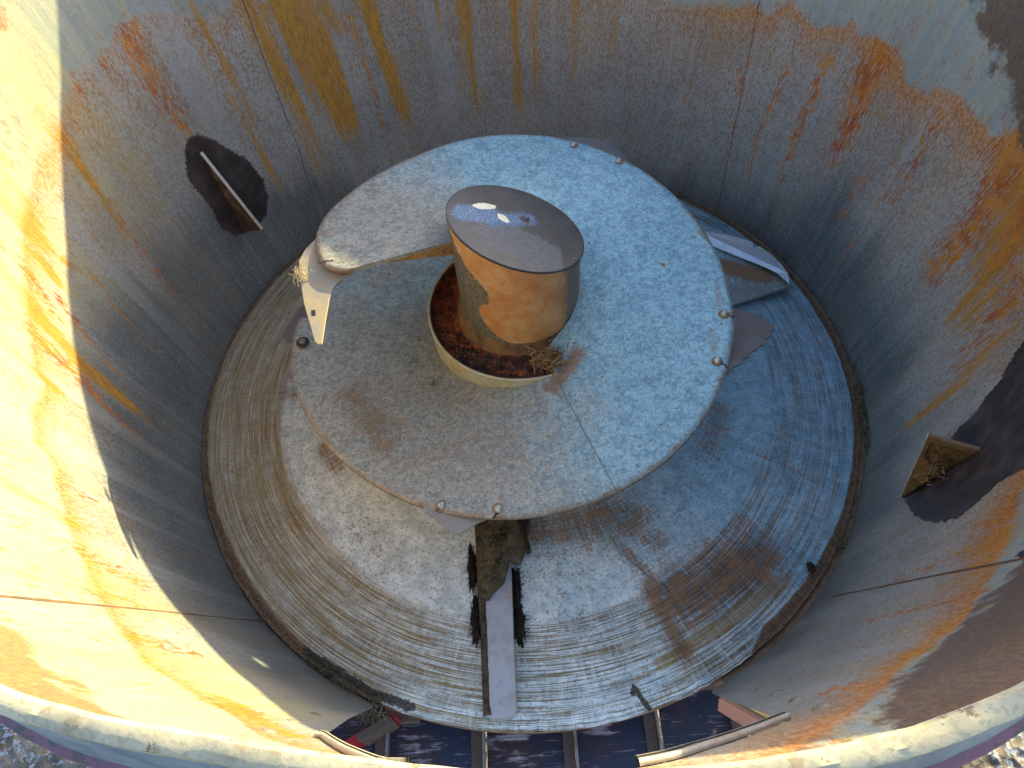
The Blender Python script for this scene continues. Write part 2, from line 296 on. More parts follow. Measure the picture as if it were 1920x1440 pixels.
# --- wall of the tub: steel with stain masks stored per vertex (w1: ochre streak, red streak, blotch / w2: waterline band, haze, upper band)
def wall_mat():
    t = NT('stained_steel_wall')
    o = t.attr('cyl'); oo = t.obj()
    s1 = t.sep(t.attr('w1')); s2 = t.sep(t.attr('w2')); s3 = t.sep(t.attr('w3')); s4 = t.sep(t.attr('w4'))
    st = t.noise(t.scale(o, (1, 1, .045)), 55, 5, .62)                    # long streaks along the wall
    st2 = t.noise(t.scale(o, (1, 1, .10)), 24, 4, .6); st3 = t.noise(t.scale(o, (1, 1, .03)), 9, 4, .6)
    dash = t.noise(t.scale(o, (1, 1, .18)), 190, 3, .65)                   # short dashes
    pit = t.noise(t.scale(oo, (1, 1, .5)), 190, 3, .75); blot = t.noise(oo, 4.5, 5, .6); mid = t.noise(oo, 19, 5, .68)
    grit = t.noise(oo, 420, 2, .6)
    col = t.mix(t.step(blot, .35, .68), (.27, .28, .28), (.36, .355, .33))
    pol = t.step(t.add(s4[1], t.mul(t.sub(st3, .5), .8)), .30, .75)  # lower wall's shade put into a darker, bluer steel
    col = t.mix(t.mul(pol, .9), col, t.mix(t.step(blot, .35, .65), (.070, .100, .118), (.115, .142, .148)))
    col = t.mix(t.mul(t.step(st, .42, .66), t.math('MULTIPLY_ADD', pol, -.25, .42)), col, (.37, .36, .33))
    col = t.mix(t.mul(t.step(pit, .50, .58), .45), col, (.070, .072, .07))
    col = t.mix(t.mul(t.step(pit, .45, .38), .40), col, (.34, .36, .35))
    col = t.mix(t.mul(t.mul(t.step(dash, .53, .60), t.step(mid, .42, .58)), .40), col, (.12, .085, .05))
    # yellow mottling, with sunlight painted into the steel on the sunny side
    sun_tint = t.mul(s4[0], t.step(t.add(st3, t.mul(t.sub(mid, .5), .6)), .35, .62))
    col = t.mix(t.mul(sun_tint, .75), col, t.mix(t.step(st, .45, .62), (.40, .41, .29), (.46, .40, .17)))
    # brown haze
    hz = t.math('MULTIPLY', s2[1], t.step(t.add(mid, t.mul(t.sub(st2, .5), 1.0)), .26, .60), clamp=True)
    col = t.mix(t.mul(hz, .80), col, t.mix(s4[0], t.mix(t.step(blot, .42, .60), (.25, .18, .115), (.36, .295, .225)), (.42, .38, .26)))
    col = t.mix(t.math('MULTIPLY', t.mul(s2[1], t.step(pit, .47, .56)), t.math('MULTIPLY_ADD', s4[0], -.7, 1.3), clamp=True), col, (.25, .105, .035))
    sr = t.noise(t.scale(o, (1, 1, .02)), 13, 4, .62)
    col = t.mix(t.mul(t.mul(t.step(sr, .50, .66), t.step(pit, .36, .58)), t.mul(s3[0], .55)), col, t.mix(s4[0], (.35, .22, .10), (.45, .33, .10)))
    col = t.mix(t.mul(t.mul(t.step(sr, .47, .36), s3[0]), .45), col, (.36, .37, .37))
    # ochre runs
    oc = t.step(t.add(s1[0], t.mul(t.sub(st, .5), 1.6)), .20, .60)
    och = t.math('MULTIPLY', oc, t.step(s1[0], .03, .38), clamp=True)
    och = t.mul(och, t.mul(.92, t.step(t.add(t.add(t.mul(pit, .6), t.mul(st, .4)), t.mul(s1[0], .22)), .42, .58)))
    col = t.mix(och, col, t.mix(t.step(dash, .42, .60), (.30, .150, .018), (.50, .225, .018)))
    # red broken dashes
    rd = t.mul(t.step(t.add(s1[1], t.mul(t.sub(dash, .5), 3.2)), .42, .78), t.step(s1[1], .05, .35))
    col = t.mix(t.mul(rd, .95), col, t.mix(t.step(mid, .4, .6), (.34, .070, .010), (.48, .175, .015)))
    # thin general dashes
    gd = t.mul(t.step(dash, .55, .63), t.step(st2, .44, .60))
    col = t.mix(t.mul(t.mul(gd, s3[0]), .75), col, t.mix(t.step(mid, .42, .6), (.28, .12, .03), (.42, .20, .035)))
    # waterline band
    wb = t.math('MULTIPLY', s2[0], t.step(t.add(mid, t.mul(s2[0], .35)), .28, .62), clamp=True)
    col = t.mix(wb, col, t.mix(t.step(pit, .42, .58), (.54, .215, .022), (.36, .105, .015)))
    # pale clean zone over the waterline
    col = t.mix(t.mul(s3[1], t.step(mid, .30, .62, .35, .75)), col, t.mix(s4[0], t.mix(t.step(st, .4, .62), (.22, .265, .275), (.31, .30, .23)), t.mix(t.step(st, .4, .62), (.30, .33, .24), (.42, .41, .26))))
    col = t.mix(t.mul(t.mul(s3[1], gd), .8), col, (.33, .16, .05))
    # brown band near the rim
    ub = t.step(t.add(s2[2], t.mul(t.sub(mid, .5), 1.3)), .36, .56)
    col = t.mix(t.mul(ub, .92), col, t.mix(t.step(pit, .42, .62), t.mix(t.mul(s4[0], s4[0]), (.085, .052, .040), (.32, .14, .06)), t.mix(t.mul(s4[0], s4[0]), (.16, .090, .055), (.42, .21, .08))))
    # black blotches round the fins
    bl = t.step(t.add(s1[2], t.add(t.mul(t.sub(t.noise(oo, 38, 5, .7), .5), .8), t.mul(t.sub(t.noise(oo, 130, 3, .7), .5), .5))), .46, .53)
    col = t.mix(bl, col, t.mix(t.step(mid, .4, .7), (.034, .025, .023), (.075, .055, .050)))
    # pale flecks low on the wall
    col = t.mix(t.mul(t.step(grit, .68, .74), t.step(s3[2], .3, 1.)), col, (.45, .47, .45))
    rough = t.step(t.add(t.mul(och, .5), t.add(hz, blot)), .2, 1.6, .38, .62)
    h = t.add(t.mul(pit, .5), t.add(t.mul(dash, .35), t.mul(grit, .25)))
    return t.out(col, rough, .15, t.bump(h, .65, .0028))

def flight_mat():
    t = NT('weathered_flight_steel'); o = t.obj(); s = t.sep(t.attr('f1'))
    big = t.noise(o, 5, 5, .6); mid = t.noise(o, 22, 5, .7); fine = t.noise(o, 120, 4, .75); pit = t.noise(o, 330, 2, .6)
    gm = t.add(t.mul(mid, .45), t.mul(t.noise(o, 75, 4, .75), .55))
    blue = t.mix(t.step(gm, .40, .60), (.14, .29, .36), (.31, .51, .57))
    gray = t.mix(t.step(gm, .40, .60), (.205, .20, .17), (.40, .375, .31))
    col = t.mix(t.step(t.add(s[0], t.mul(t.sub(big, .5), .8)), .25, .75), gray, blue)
    col = t.mix(t.mul(t.step(fine, .48, .60), .4), col, t.mix(s[0], (.50, .50, .46), (.42, .58, .63)))
    brn = t.step(t.add(s[1], t.mul(t.sub(mid, .5), 1.3)), .35, .80)
    col = t.mix(t.mul(brn, .85), col, t.mix(t.step(fine, .4, .6), (.16, .105, .062), (.25, .16, .09)))
    col = t.mix(t.mul(t.step(t.noise(o, 200, 4, .85), .50, .60), .65), col, (.14, .105, .06))
    col = t.mix(t.mul(t.step(t.noise(o, 46, 3, .6), .64, .70), t.step(mid, .45, .6)), col, (.19, .12, .05))
    rs = t.step(t.add(s[2], t.mul(t.sub(fine, .5), .9)), .35, .8)
    col = t.mix(t.mul(rs, .9), col, (.24, .115, .045))
    return t.out(col, t.step(big, .3, .7, .40, .58), .35, t.bump(t.add(fine, t.mul(pit, .6)), .35, .0016))

def disc_mat():
    t = NT('scored_disc_steel'); o = t.obj(); pl = t.attr('pol'); s = t.sep(t.attr('d1')); g = t.sep(t.attr('d2'))
    # pol = (cos, sin, radius): rings are noise in radius with hardly any change round the axis
    ring = t.noise(t.scale(pl, (3.2, 3.2, 420)), 1.0, 2, .75); ring2 = t.noise(t.scale(pl, (4.5, 4.5, 150)), 1.0, 4, .75)
    ringf = t.noise(t.scale(pl, (6, 6, 700)), 1.0, 2, .7); radial = t.noise(t.scale(pl, (90, 90, 7)), 1.0, 3, .7)
    big = t.noise(o, 5.5, 5, .62); mid = t.noise(o, 26, 5, .7); fine = t.noise(o, 130, 4, .75)
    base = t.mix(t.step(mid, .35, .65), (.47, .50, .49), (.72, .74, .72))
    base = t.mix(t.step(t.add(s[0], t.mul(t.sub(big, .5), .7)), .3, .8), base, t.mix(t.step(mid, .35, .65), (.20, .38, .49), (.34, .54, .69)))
    base = t.mix(t.mul(t.step(fine, .52, .61), .60), base, (.25, .20, .135))
    rg = t.step(t.add(t.mul(ring, .65), t.add(t.mul(ring2, .40), t.mul(ringf, .25))), .615, .70)
    rg = t.mul(rg, t.step(t.add(radial, t.mul(mid, .6)), .58, .80, .35, 1.))
    rc = t.mix(t.step(mid, .4, .62), (.12, .080, .030), (.23, .155, .065))
    col = t.mix(t.mul(rg, t.mul(g[0], .95)), base, rc)
    # ochre wash
    col = t.mix(t.mul(t.step(t.add(s[1], t.mul(t.sub(ring2, .5), 1.2)), .4, .9), .65), col, (.29, .185, .055))
    # brown rust patches
    br = t.step(t.add(s[2], t.mul(t.sub(t.add(t.mul(mid, .4), t.add(t.mul(fine, .35), t.add(t.mul(ring, .3), t.mul(radial, .25)))), .65), 3.0)), .30, 1.05)
    col = t.mix(t.mul(br, .9), col, t.mix(t.step(t.add(t.mul(fine, .5), t.mul(mid, .5)), .44, .58), (.085, .045, .025), (.27, .115, .035)))
    sp = t.mul(t.step(fine, .54, .62), t.step(big, .48, .62))
    col = t.mix(t.mul(sp, .6), col, (.26, .13, .05))
    # edge band
    col = t.mix(t.step(t.add(g[1], t.mul(t.sub(mid, .5), .8)), .4, .6), col, t.mix(t.step(fine, .4, .62), (.11, .062, .038), (.23, .135, .075)))
    col = t.mix(t.step(t.add(g[2], t.add(t.mul(t.sub(fine, .5), .8), t.mul(t.sub(mid, .5), 1.4))), .50, .66), col, t.mix(t.step(fine, .45, .6), (.030, .024, .022), (.10, .07, .04)))
    h = t.add(t.mul(t.mul(ring, g[0]), 1.1), t.add(t.mul(t.mul(ringf, g[0]), .6), t.mul(fine, .6)))
    return t.out(col, t.step(big, .3, .7, .40, .60), .30, t.bump(h, .55, .0022))

def post_mat():
    t = NT('post_orange_brown_steel'); o = t.obj(); s = t.sep(t.attr('p1'))
    big = t.noise(o, 9, 5, .62); mid = t.noise(o, 40, 5, .7); fine = t.noise(o, 190, 4, .75)
    scr = t.noise(t.scale(o, (1, 1, .25)), 90, 3, .6)
    col = t.mix(t.step(big, .35, .65), (.46, .20, .060), (.56, .33, .14))
    col = t.mix(t.mul(t.step(mid, .42, .66), .6), col, (.44, .145, .028))
    col = t.mix(t.mul(t.step(fine, .55, .68), .5), col, (.46, .33, .22))
    col = t.mix(t.mul(t.step(t.add(s[1], t.mul(t.sub(mid, .5), .6)), .35, .75), .8), col, (.145, .125, .115))
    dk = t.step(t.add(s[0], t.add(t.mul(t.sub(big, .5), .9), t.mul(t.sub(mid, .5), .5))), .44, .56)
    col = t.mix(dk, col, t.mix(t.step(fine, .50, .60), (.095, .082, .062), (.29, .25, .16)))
    col = t.mix(t.step(t.add(s[2], t.mul(t.sub(mid, .5), .6)), .42, .62), col, t.mix(t.step(fine, .4, .62), (.055, .03, .018), (.17, .085, .03)))
    return t.out(col, .52, .15, t.bump(t.add(fine, t.mul(scr, .5)), .4, .0015))

def lid_mat():
    t = NT('dark_lid_steel'); o = t.obj(); s = t.sep(t.attr('l1'))
    big = t.noise(o, 11, 5, .65); mid = t.noise(o, 45, 5, .7); fine = t.noise(o, 240, 4, .75)
    col = t.mix(t.step(big, .38, .66), (.020, .024, .032), (.050, .050, .055))
    dst = t.step(t.add(s[0], t.mul(t.sub(mid, .5), .7)), .40, .62)
    col = t.mix(t.mul(dst, .8), col, t.mix(t.step(fine, .42, .66), (.105, .10, .105), (.22, .21, .215)))
    bl = t.step(t.add(s[1], t.mul(t.sub(mid, .5), .7)), .35, .70)  # sky reflection painted blue into the lid
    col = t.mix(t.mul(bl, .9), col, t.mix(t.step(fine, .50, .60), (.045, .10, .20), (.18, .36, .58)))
    sunspot = t.step(t.add(s[2], t.mul(t.sub(t.noise(o, 110, 3, .6), .5), .7)), .46, .54)  # cream spots of sun painted into the lid
    col = t.mix(sunspot, col, t.mix(t.step(fine, .42, .6), (.72, .66, .46), (.86, .82, .64)))
    r = t.step(t.add(dst, t.mul(sunspot, .5)), 0., 1., .38, .60)
    return t.out(col, r, .1, t.bump(t.add(fine, mid), .25, .0012))

def muck_mat(name='rotten_feed', a=(.030, .018, .014), b=(.12, .045, .022), c=(.20, .11, .04)):
    t = NT(name); o = t.obj()
    n1 = t.noise(o, 28, 6, .7); n2 = t.noise(o, 120, 4, .7); n3 = t.noise(o, 9, 3, .5)
    col = t.mix(t.step(n1, .38, .6), a, b); col = t.mix(t.mul(t.step(n2, .52, .66), t.step(n3, .35, .6)), col, c)
    return t.out(col, .85, 0., t.bump(t.add(n1, n2), .8, .006), .25)

def straw_mat(name, a, b):
    t = NT(name); g = t.n('ShaderNodeNewGeometry').outputs['Random Per Island']
    return t.out(t.mix(g, a, b), .75, 0., None, .2)

def rim_mat():
    t = NT('worn_rim_lip'); o = t.obj()
    a = t.noise(t.scale(o, (1, 1, 1)), 16, 5, .65); b = t.noise(o, 130, 4, .7); c = t.noise(o, 45, 4, .6)
    col = t.mix(t.step(a, .35, .65), (.34, .31, .22), (.46, .41, .28))
    col = t.mix(t.mul(t.step(b, .5, .62), .45), col, (.22, .20, .17)); col = t.mix(t.mul(t.step(c, .56, .66), .6), col, (.26, .19, .11)); col = t.mix(t.mul(t.step(t.noise(o, 24, 5, .7), .60, .64), .8), col, (.13, .085, .055))
    return t.out(col, .75, 0., t.bump(t.add(b, c), .3, .0015), .2)
def skirt_mat():
    t = NT('outer_grey_skin'); o = t.obj(); a = t.noise(o, 9, 6, .65, .6); b = t.noise(o, 60, 4, .7)
    col = t.mix(t.step(a, .35, .62), (.10, .135, .175), (.20, .245, .27)); col = t.mix(t.mul(t.step(b, .5, .66), .5), col, (.25, .28, .29))
    return t.out(col, .6, 0., t.bump(b, .3, .002))
def paint_mat(name, c1, c2, chip=(.12, .08, .07), rough=.45, sc=30, lo=.52, hi=.60):
    t = NT(name); o = t.obj(); a = t.noise(o, sc, 5, .7); b = t.noise(o, sc*.3, 4, .6)
    col = t.mix(b, c1, c2); col = t.mix(t.step(a, lo, hi), col, chip)
    return t.out(col, rough, 0., t.bump(a, .3, .0015))
def gravel_mat():
    t = NT('speckled_ground'); o = t.obj()
    v = t.n('ShaderNodeTexVoronoi'); v.inputs['Scale'].default_value = 26; t.l(o, v.inputs['Vector'])
    a = t.noise(o, 12, 5, .7); b = t.noise(o, 38, 4, .7)
    col = t.mix(t.step(a, .35, .65), (.10, .078, .062), (.21, .18, .15)); col = t.mix(t.mul(t.step(b, .52, .60), .8), col, (.40, .42, .44))
    col = t.mix(t.step(b, .30, .42, 1., 0.), col, (.035, .028, .024))
    return t.out(col, .9, 0., t.bump(v.outputs['Distance'], .8, .02), .2)
def chute_mat():
    t = NT('dark_blue_conveyor_plate'); o = t.obj()
    a = t.noise(t.scale(o, (.35, 2.2, 1)), 16, 5, .68); b = t.noise(t.scale(o, (.25, 3, 1)), 60, 4, .7); c = t.noise(o, 7, 3, .55)
    col = t.mix(t.step(c, .4, .62), (.020, .026, .052), (.050, .026, .030))
    w = t.step(t.add(t.mul(a, .6), t.mul(c, .5)), .60, .66)
    col = t.mix(w, col, t.mix(t.step(b, .42, .62), (.27, .19, .20), (.48, .42, .44)))
    col = t.mix(t.mul(t.step(b, .60, .66), .7), col, (.28, .20, .16))
    return t.out(col, .38, .1, t.bump(b, .35, .0015))

M_wall = wall_mat(); M_fl = flight_mat(); M_disc = disc_mat(); M_post = post_mat(); M_lid = lid_mat()
M_muck = muck_mat('rotten_feed', (.022, .014, .011), (.10, .04, .025), (.26, .15, .07)); M_tray = muck_mat('rusty_tray', (.050, .016, .009), (.25, .052, .014), (.34, .16, .04))
M_blackfeed = muck_mat('black_matted_feed', (.014, .010, .009), (.045, .026, .018), (.10, .06, .035))
M_blackfeed2 = muck_mat('caked_bar_edge', (.030, .022, .017), (.085, .055, .032), (.16, .11, .06))
M_finfeed = muck_mat('brown_caked_feed', (.05, .028, .012), (.16, .085, .025), (.28, .16, .05))
M_rim = rim_mat(); M_skirt = skirt_mat(); M_ground = gravel_mat(); M_plate = chute_mat()
M_purple = paint_mat('faded_purple_paint', (.17, .065, .10), (.24, .12, .15), (.10, .08, .085), .7, 30, .50, .56)
M_red = paint_mat('red_paint', (.42, .018, .022), (.36, .014, .02), (.07, .035, .03), .35, 14, .56, .62)
M_salmon = paint_mat('faded_salmon_paint', (.56, .24, .16), (.50, .21, .14), (.24, .13, .09), .5, 26, .60, .70)
M_knife = metal_generic('grey_knife_steel', (.23, .215, .20), (.27, .21, .13), .45, 18, .48, .3, .4)
M_knifed = metal_generic('dark_knife_steel', (.105, .092, .090), (.14, .11, .095), .5, 20, .42, .3, .35)
M_bright = metal_generic('bright_worn_steel', (.50, .55, .62), (.40, .44, .50), .35, 20, .26, .55, .1)
M_bar = metal_generic('bar_steel', (.40, .375, .385), (.33, .29, .27), .45, 16, .42, .35, .3)
M_wedge = metal_generic('caked_wedge_steel', (.085, .060, .032), (.045, .028, .018), .6, 34, .8, 0., .9, (.02, .014, .01))
M_bolt = metal_generic('bolt_steel', (.42, .42, .41), (.30, .26, .21), .35, 60, .30, .6, .3)
M_boltd = metal_generic('dull_bolt_steel', (.13, .14, .16), (.15, .10, .08), .45, 60, .35, .4, .3)
M_edge = metal_generic('rust_edge', (.25, .14, .075), (.17, .085, .045), .5, 30, .7, 0., .6)
M_collar = metal_generic('worn_collar_steel', (.52, .49, .33), (.42, .27, .12), .35, 15, .40, .3, .3)
M_seam = metal_generic('weld_seam_rust', (.10, .065, .045), (.20, .10, .05), .5, 30, .8, 0., .5)
M_black = metal_generic('black_gap', (.012, .010, .010), (.02, .014, .012), .3, 30, .9, 0., .2)
M_slat = metal_generic('rusty_slat', (.095, .058, .045), (.15, .085, .06), .5, 25, .75, 0., .6)
M_slate = metal_generic('slat_edge', (.28, .25, .24), (.20, .14, .11), .5, 40, .45, .4, .4)
M_strip = metal_generic('door_strip_steel', (.30, .28, .26), (.24, .20, .16), .4, 30, .5, .3, .4)
M_olive = metal_generic('olive_flange', (.11, .085, .030), (.16, .12, .05), .5, 30, .6, 0., .5)
M_straw = straw_mat('pale_straw', (.40, .33, .19), (.22, .155, .075))
M_hay = straw_mat('brown_hay', (.30, .20, .09), (.10, .055, .025))
M_fibre = straw_mat('black_fibre', (.05, .03, .018), (.015, .010, .008))
M_darkhay = straw_mat('dark_hay', (.19, .165, .09), (.035, .028, .018))

# ================================================================== SETTING
g = 12.0
N = 40
gx, gy = np.meshgrid(np.linspace(-g, g, N), np.linspace(-g, g, N), indexing='ij')
tag(mesh('ground', np.stack([gx, gy, -0.62+.02*vn(gx*2, gy*2)], -1).reshape(-1, 3), gridfaces(N, N), M_ground), kind='structure')

# ================================================================== TUB
tub = tag(empty('mixing_tub'), 'big round rust-streaked steel tub whose open inside fills the whole photo', 'mixing tub')
WLx = np.array(WATERLINE); UPx = np.array(UPPER_BAND)
def wrapT(a): return (a+85) % 360-85
def table(T, th):                                        # th in degrees, periodic lookup
    x = T[:, 0]; z = T[:, 1]; o = np.argsort(x); x = x[o]; z = z[o]
    return np.interp(th, np.concatenate([x-360, x, x+360]), np.concatenate([z, z, z]))
def topH(th):                                            # rim height: unseen far right part added taller and dipped to shape sun shadow
    t = np.array([(-180, 1.2), (-120, 1.2), (-66, 1.2), (-58, 1.22), (-50, 1.24), (-31, 1.44), (-21, 1.54), (-11, 1.62), (-1, 1.66), (6, 1.63), (12, 1.56), (19, 1.46), (23, 1.37), (27.5, 1.288), (34, 1.225), (38, 1.192), (43, 1.186), (47, 1.174), (51, 1.160), (54, 1.144), (58, 1.130), (62, 1.126), (70, 1.130), (78, 1.135), (88, 1.15), (96, 1.185), (103, 1.225), (111, 1.30), (125, 1.28), (150, 1.22), (180, 1.2)])
    return np.interp((th+180) % 360-180, t[:, 0], t[:, 1])
DL = [(-116.0, -.06), (-113.2, .10), (-109.0, .50), (-104.2, .90)]; DR = [(-65.5, -.06), (-68.6, .09), (-73.3, .55), (-78.0, 1.03)]
ZD = 1.03
ARCH = [(-104.2, .90), (-101, 1.02), (-98, 1.12), (-95.5, 1.175), (-87, 1.175), (-84.8, 1.145), (-82.5, 1.105), (-80.5, 1.07), (-78, 1.03)]
def arch(a): return np.interp(a, [p[0] for p in ARCH], [p[1] for p in ARCH])
def doorL(z): return np.interp(z, [p[1] for p in DL], [p[0] for p in DL])
def doorR(z): return np.interp(z, [p[1] for p in DR], [p[0] for p in DR])
def rcorr(th, z):                                        # the near lip is slightly out of round
    t = np.array([(-180, 0), (-125, .004), (-113, .005), (-104, -.011), (-97, -.011), (-84, .005), (-76, .015), (-71, .017), (-60, .008), (-30, 0), (180, 0)])
    return np.interp((th+180) % 360-180, t[:, 0], t[:, 1])*np.clip((z-1.12)/.08, 0, 1)
def wallP(th, z, off=0.):
    r = 1+K*z+rcorr(th, z)+off+.0035*(vn(th*.08+3, z*3., 5)-.5); a = np.radians(th)
    return np.stack([r*np.cos(a), r*np.sin(a), z], -1)
def segdist(TH, Z, pts, w0, w1):                          # soft 0..1 band round a polyline on the wall
    best = np.zeros_like(TH); n = len(pts)-1
    x = np.array([p[0] for p in pts])
    x = np.degrees(np.unwrap(np.radians(x)))
    zz = np.array([p[1] for p in pts])
    for i in range(n):
        a0, z0, a1, z1 = x[i], zz[i], x[i+1], zz[i+1]
        px = ((TH-a0+180) % 360-180)*math.pi/180*1.08; pz = Z-z0
        dx = (a1-a0)*math.pi/180*1.08; dz = z1-z0
        t = np.clip((px*dx+pz*dz)/(dx*dx+dz*dz+1e-9), 0, 1)
        d = np.hypot(px-t*dx, pz-t*dz)
        f = (i+t)/n; w = w0+(w1-w0)*f
        best = np.maximum(best, np.clip(1-d/(w*1.5), 0, 1)*np.clip(1.0-.25*f, 0, 1)*np.clip((1.0-f)/.28, 0, 1)*np.clip(f/.03+.3, 0, 1))
    return best
def polysd(TH, Z, pts):                                   # signed distance, inside positive
    x = np.array([p[0] for p in pts])*math.pi/180*1.08; y = np.array([p[1] for p in pts]); c = x.mean()
    px = ((TH*math.pi/180-c/1.08+math.pi) % (2*math.pi)-math.pi)*1.08; qx = x-c
    inside = np.zeros(TH.shape, bool); dm = np.full(TH.shape, 9.)
    for i in range(len(pts)):
        j = (i+1) % len(pts); x0, y0, x1, y1 = qx[i], y[i], qx[j], y[j]
        dx, dy = x1-x0, y1-y0; t = np.clip(((px-x0)*dx+(Z-y0)*dy)/(dx*dx+dy*dy+1e-12), 0, 1)
        dm = np.minimum(dm, np.hypot(px-x0-t*dx, Z-y0-t*dy))
        cr = ((y0 > Z) != (y1 > Z)) & (px < (x1-x0)*(Z-y0)/(y1-y0+1e-12)+x0); inside ^= cr
    return np.where(inside, dm, -dm)
def wall_attrs(TH, Z):
    TH = TH.ravel(); Z = Z.ravel(); o = np.zeros_like(TH); r = o.copy()
    for pts, w0, w1, s, ty in STREAKS:
        k_ = 1.7 if ty == 'R' else 1.6
        v = segdist(TH, Z, pts, w0*k_, w1*k_)*s
        if ty == 'O': o = np.maximum(o, v)
        else: r = np.maximum(r, v)
    bl = np.zeros_like(TH)
    for b in BLOTCHES: bl = np.maximum(bl, np.clip(.5+polysd(TH, Z, b)/.04, 0, 1))
    zw = table(WLx, wrapT(TH)); zu = table(UPx, wrapT(TH))-.07*np.exp(-((wrapT(TH)+68)/14)**2)
    d = zw-Z
    d = d+.02*(fbm(TH*.5, Z*2, 3)-.5)
    bwid = 1.15*np.interp((TH+180) % 360-180, [-180, -150, -100, -60, -20, 10, 60, 100, 150, 180], [.045, .035, .05, .07, .06, .05, .045, .03, .03, .045])
    bstr = np.interp((TH+180) % 360-180, [-180, -100, -60, 0, 50, 62, 110, 130, 155, 165, 180], [1, 1, 1, .95, .85, .35, .2, .25, .3, .7, .9])
    d = d+.012*(fbm(TH*1.7, Z*9, 13)-.47)
    band = np.clip((d+.010)/.026, 0, 1)*np.exp(-np.clip(d, 0, 9)/bwid)*bstr
    hs = np.interp((TH+180) % 360-180, [-180, -168, -150, -110, -60, -35, 0, 30, 60, 100, 125, 150, 165, 180], [.22, .2, .22, .28, .4, .5, .6, .45, .62, .6, .55, .8, .75, .45])
    hl = np.interp((TH+180) % 360-180, [-180, -120, -40, 0, 60, 100, 150, 180], [.12, .10, .22, .20, .26, .3, .28, .2])
    haze = np.clip((d+.010)/.03, 0, 1)*np.exp(-np.clip(d, 0, 9)/hl)*hs
    ub = np.clip(.5+(Z-zu)/.16, 0, 1)
    clean = np.clip((-d+.006)/.03, 0, 1)*(1-np.clip((Z-zu)/.10, 0, 1)*.3)
    gd = np.clip(.25+1.1*np.exp(-np.clip(d, 0, 9)/.3), 0, 1)
    fl = np.clip(1-Z/.6, 0, 1)*np.interp((TH+180) % 360-180, [-180, -90, -60, 50, 80, 180], [.15, .3, 1, 1, .2, .15])
    a = np.radians(TH)
    sun_yel = np.interp((TH+180) % 360-180, [-180, -160, -115, -95, -80, -40, 20, 70, 130, 150, 162, 180], [.95, .95, .9, .7, .25, .1, .1, .2, .1, .25, .85, .95])*np.clip((Z-.42)/.22, .0, 1)  # sunlit side tinted yellow, sunlight painted into the colour
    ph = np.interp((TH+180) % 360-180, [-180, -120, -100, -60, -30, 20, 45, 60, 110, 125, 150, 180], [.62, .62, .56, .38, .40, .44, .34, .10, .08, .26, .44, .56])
    pz = np.clip(1.35-Z/np.maximum(ph*1.0, .05), 0, 1)*np.interp((TH+180) % 360-180, [-180, -100, -60, 20, 60, 115, 140, 180], [1, .75, .55, .75, .4, .4, 1, 1])  # mask of the painted shade, strongest low on the left
    return {'w4': np.stack([sun_yel, pz, 0*sun_yel], -1), 'w1': np.stack([o, r, bl], -1), 'w2': np.stack([band, haze, ub], -1), 'w3': np.stack([gd, clean, fl], -1),
            'cyl': np.stack([np.cos(a), np.sin(a), Z], -1)}
NT_, NZ = 1000, 200
u = np.linspace(0, 1, NT_); v = np.linspace(0, 1, NZ)
zrow = -.06+v*(1.2+.06)
lo = doorR(np.minimum(zrow, ZD)); hi = doorL(np.minimum(zrow, ZD))+360
TH = lo[None, :]+(hi-lo)[None, :]*u[:, None]
Z0 = np.repeat(zrow[None, :], NT_, 0)
TOP = topH(TH)
Z = np.where(Z0 > .9, .9+(Z0-.9)*(TOP-.9)/.3, Z0)
P = wallP(TH, Z).reshape(-1, 3)
FA = gridfaces(NT_, NZ)
# small hole high in the right side, its spot of sun falls on the near left wall
hp = np.array([wallP(np.array(-123.66), np.array(.335))]).ravel(); Lv = np.array(L)
ts = np.linspace(.5, 3, 5001); Q = hp+ts[:, None]*Lv; gq = np.hypot(Q[:, 0], Q[:, 1])-(1+K*Q[:, 2]); hole = Q[np.where(gq > 0)[0][0]]
cen = P[FA].mean(1); hd = np.linalg.norm((cen-hole)*np.array([1, 1, .8]), axis=1)
FA = FA[hd > .017]
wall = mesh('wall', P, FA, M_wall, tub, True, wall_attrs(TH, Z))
un = np.linspace(0, 1, 80); vz = np.linspace(0, 1, 40)
TH2 = -104.2+26.2*un[:, None]+0*vz[None, :]; Z2 = arch(TH2)+(1.2-arch(TH2))*vz[None, :]
mesh('door_lintel', wallP(TH2, Z2).reshape(-1, 3), gridfaces(80, 40), M_wall, tub, True, wall_attrs(TH2, Z2))
# outer skin, thin side seen outside the lip
th = np.linspace(-180, 180, 1081)[:-1]
def ring_strip(name, prof, m, tlist=th, closed=True, hfun=topH):
    P = []
    for (r, z) in prof:
        tt = tlist; h = hfun(tt)
        rr = (1+K*1.2+rcorr(tt, 1.2)+K*(h-1.2)+r)+.0022*(fbm(tt*.9, tt*0+r*90, 17)-.47); P.append(np.stack([rr*np.cos(np.radians(tt)), rr*np.sin(np.radians(tt)), h+z+.003*(fbm(tt*.7, tt*0+r*60, 19)-.47)], -1))
    P = np.stack(P, 1).reshape(-1, 3)
    return mesh(name, P, gridfaces(len(tlist), len(prof), closed), m, tub, True, None, None, 40)
wid = .018
ring_strip('rim_lip', [(-.001, -.012), (-.002, .0), (.002, .005), (wid*.6, .006), (wid, .002), (wid+.001, -.012)], M_rim)
nearT = np.linspace(-170, -10, 481)
ring_strip('outer_skin', [(wid-.002, -.010), (wid+.004, -.05), (wid+.014, -.115)], M_skirt, nearT, False)
ring_strip('painted_ledge', [(wid+.012, -.113), (wid+.022, -.116), (wid+.024, -.128)], M_purple, nearT, False)
ring_strip('lower_skin', [(wid+.020, -.127), (wid+.01, -.5)], M_skirt, nearT, False)
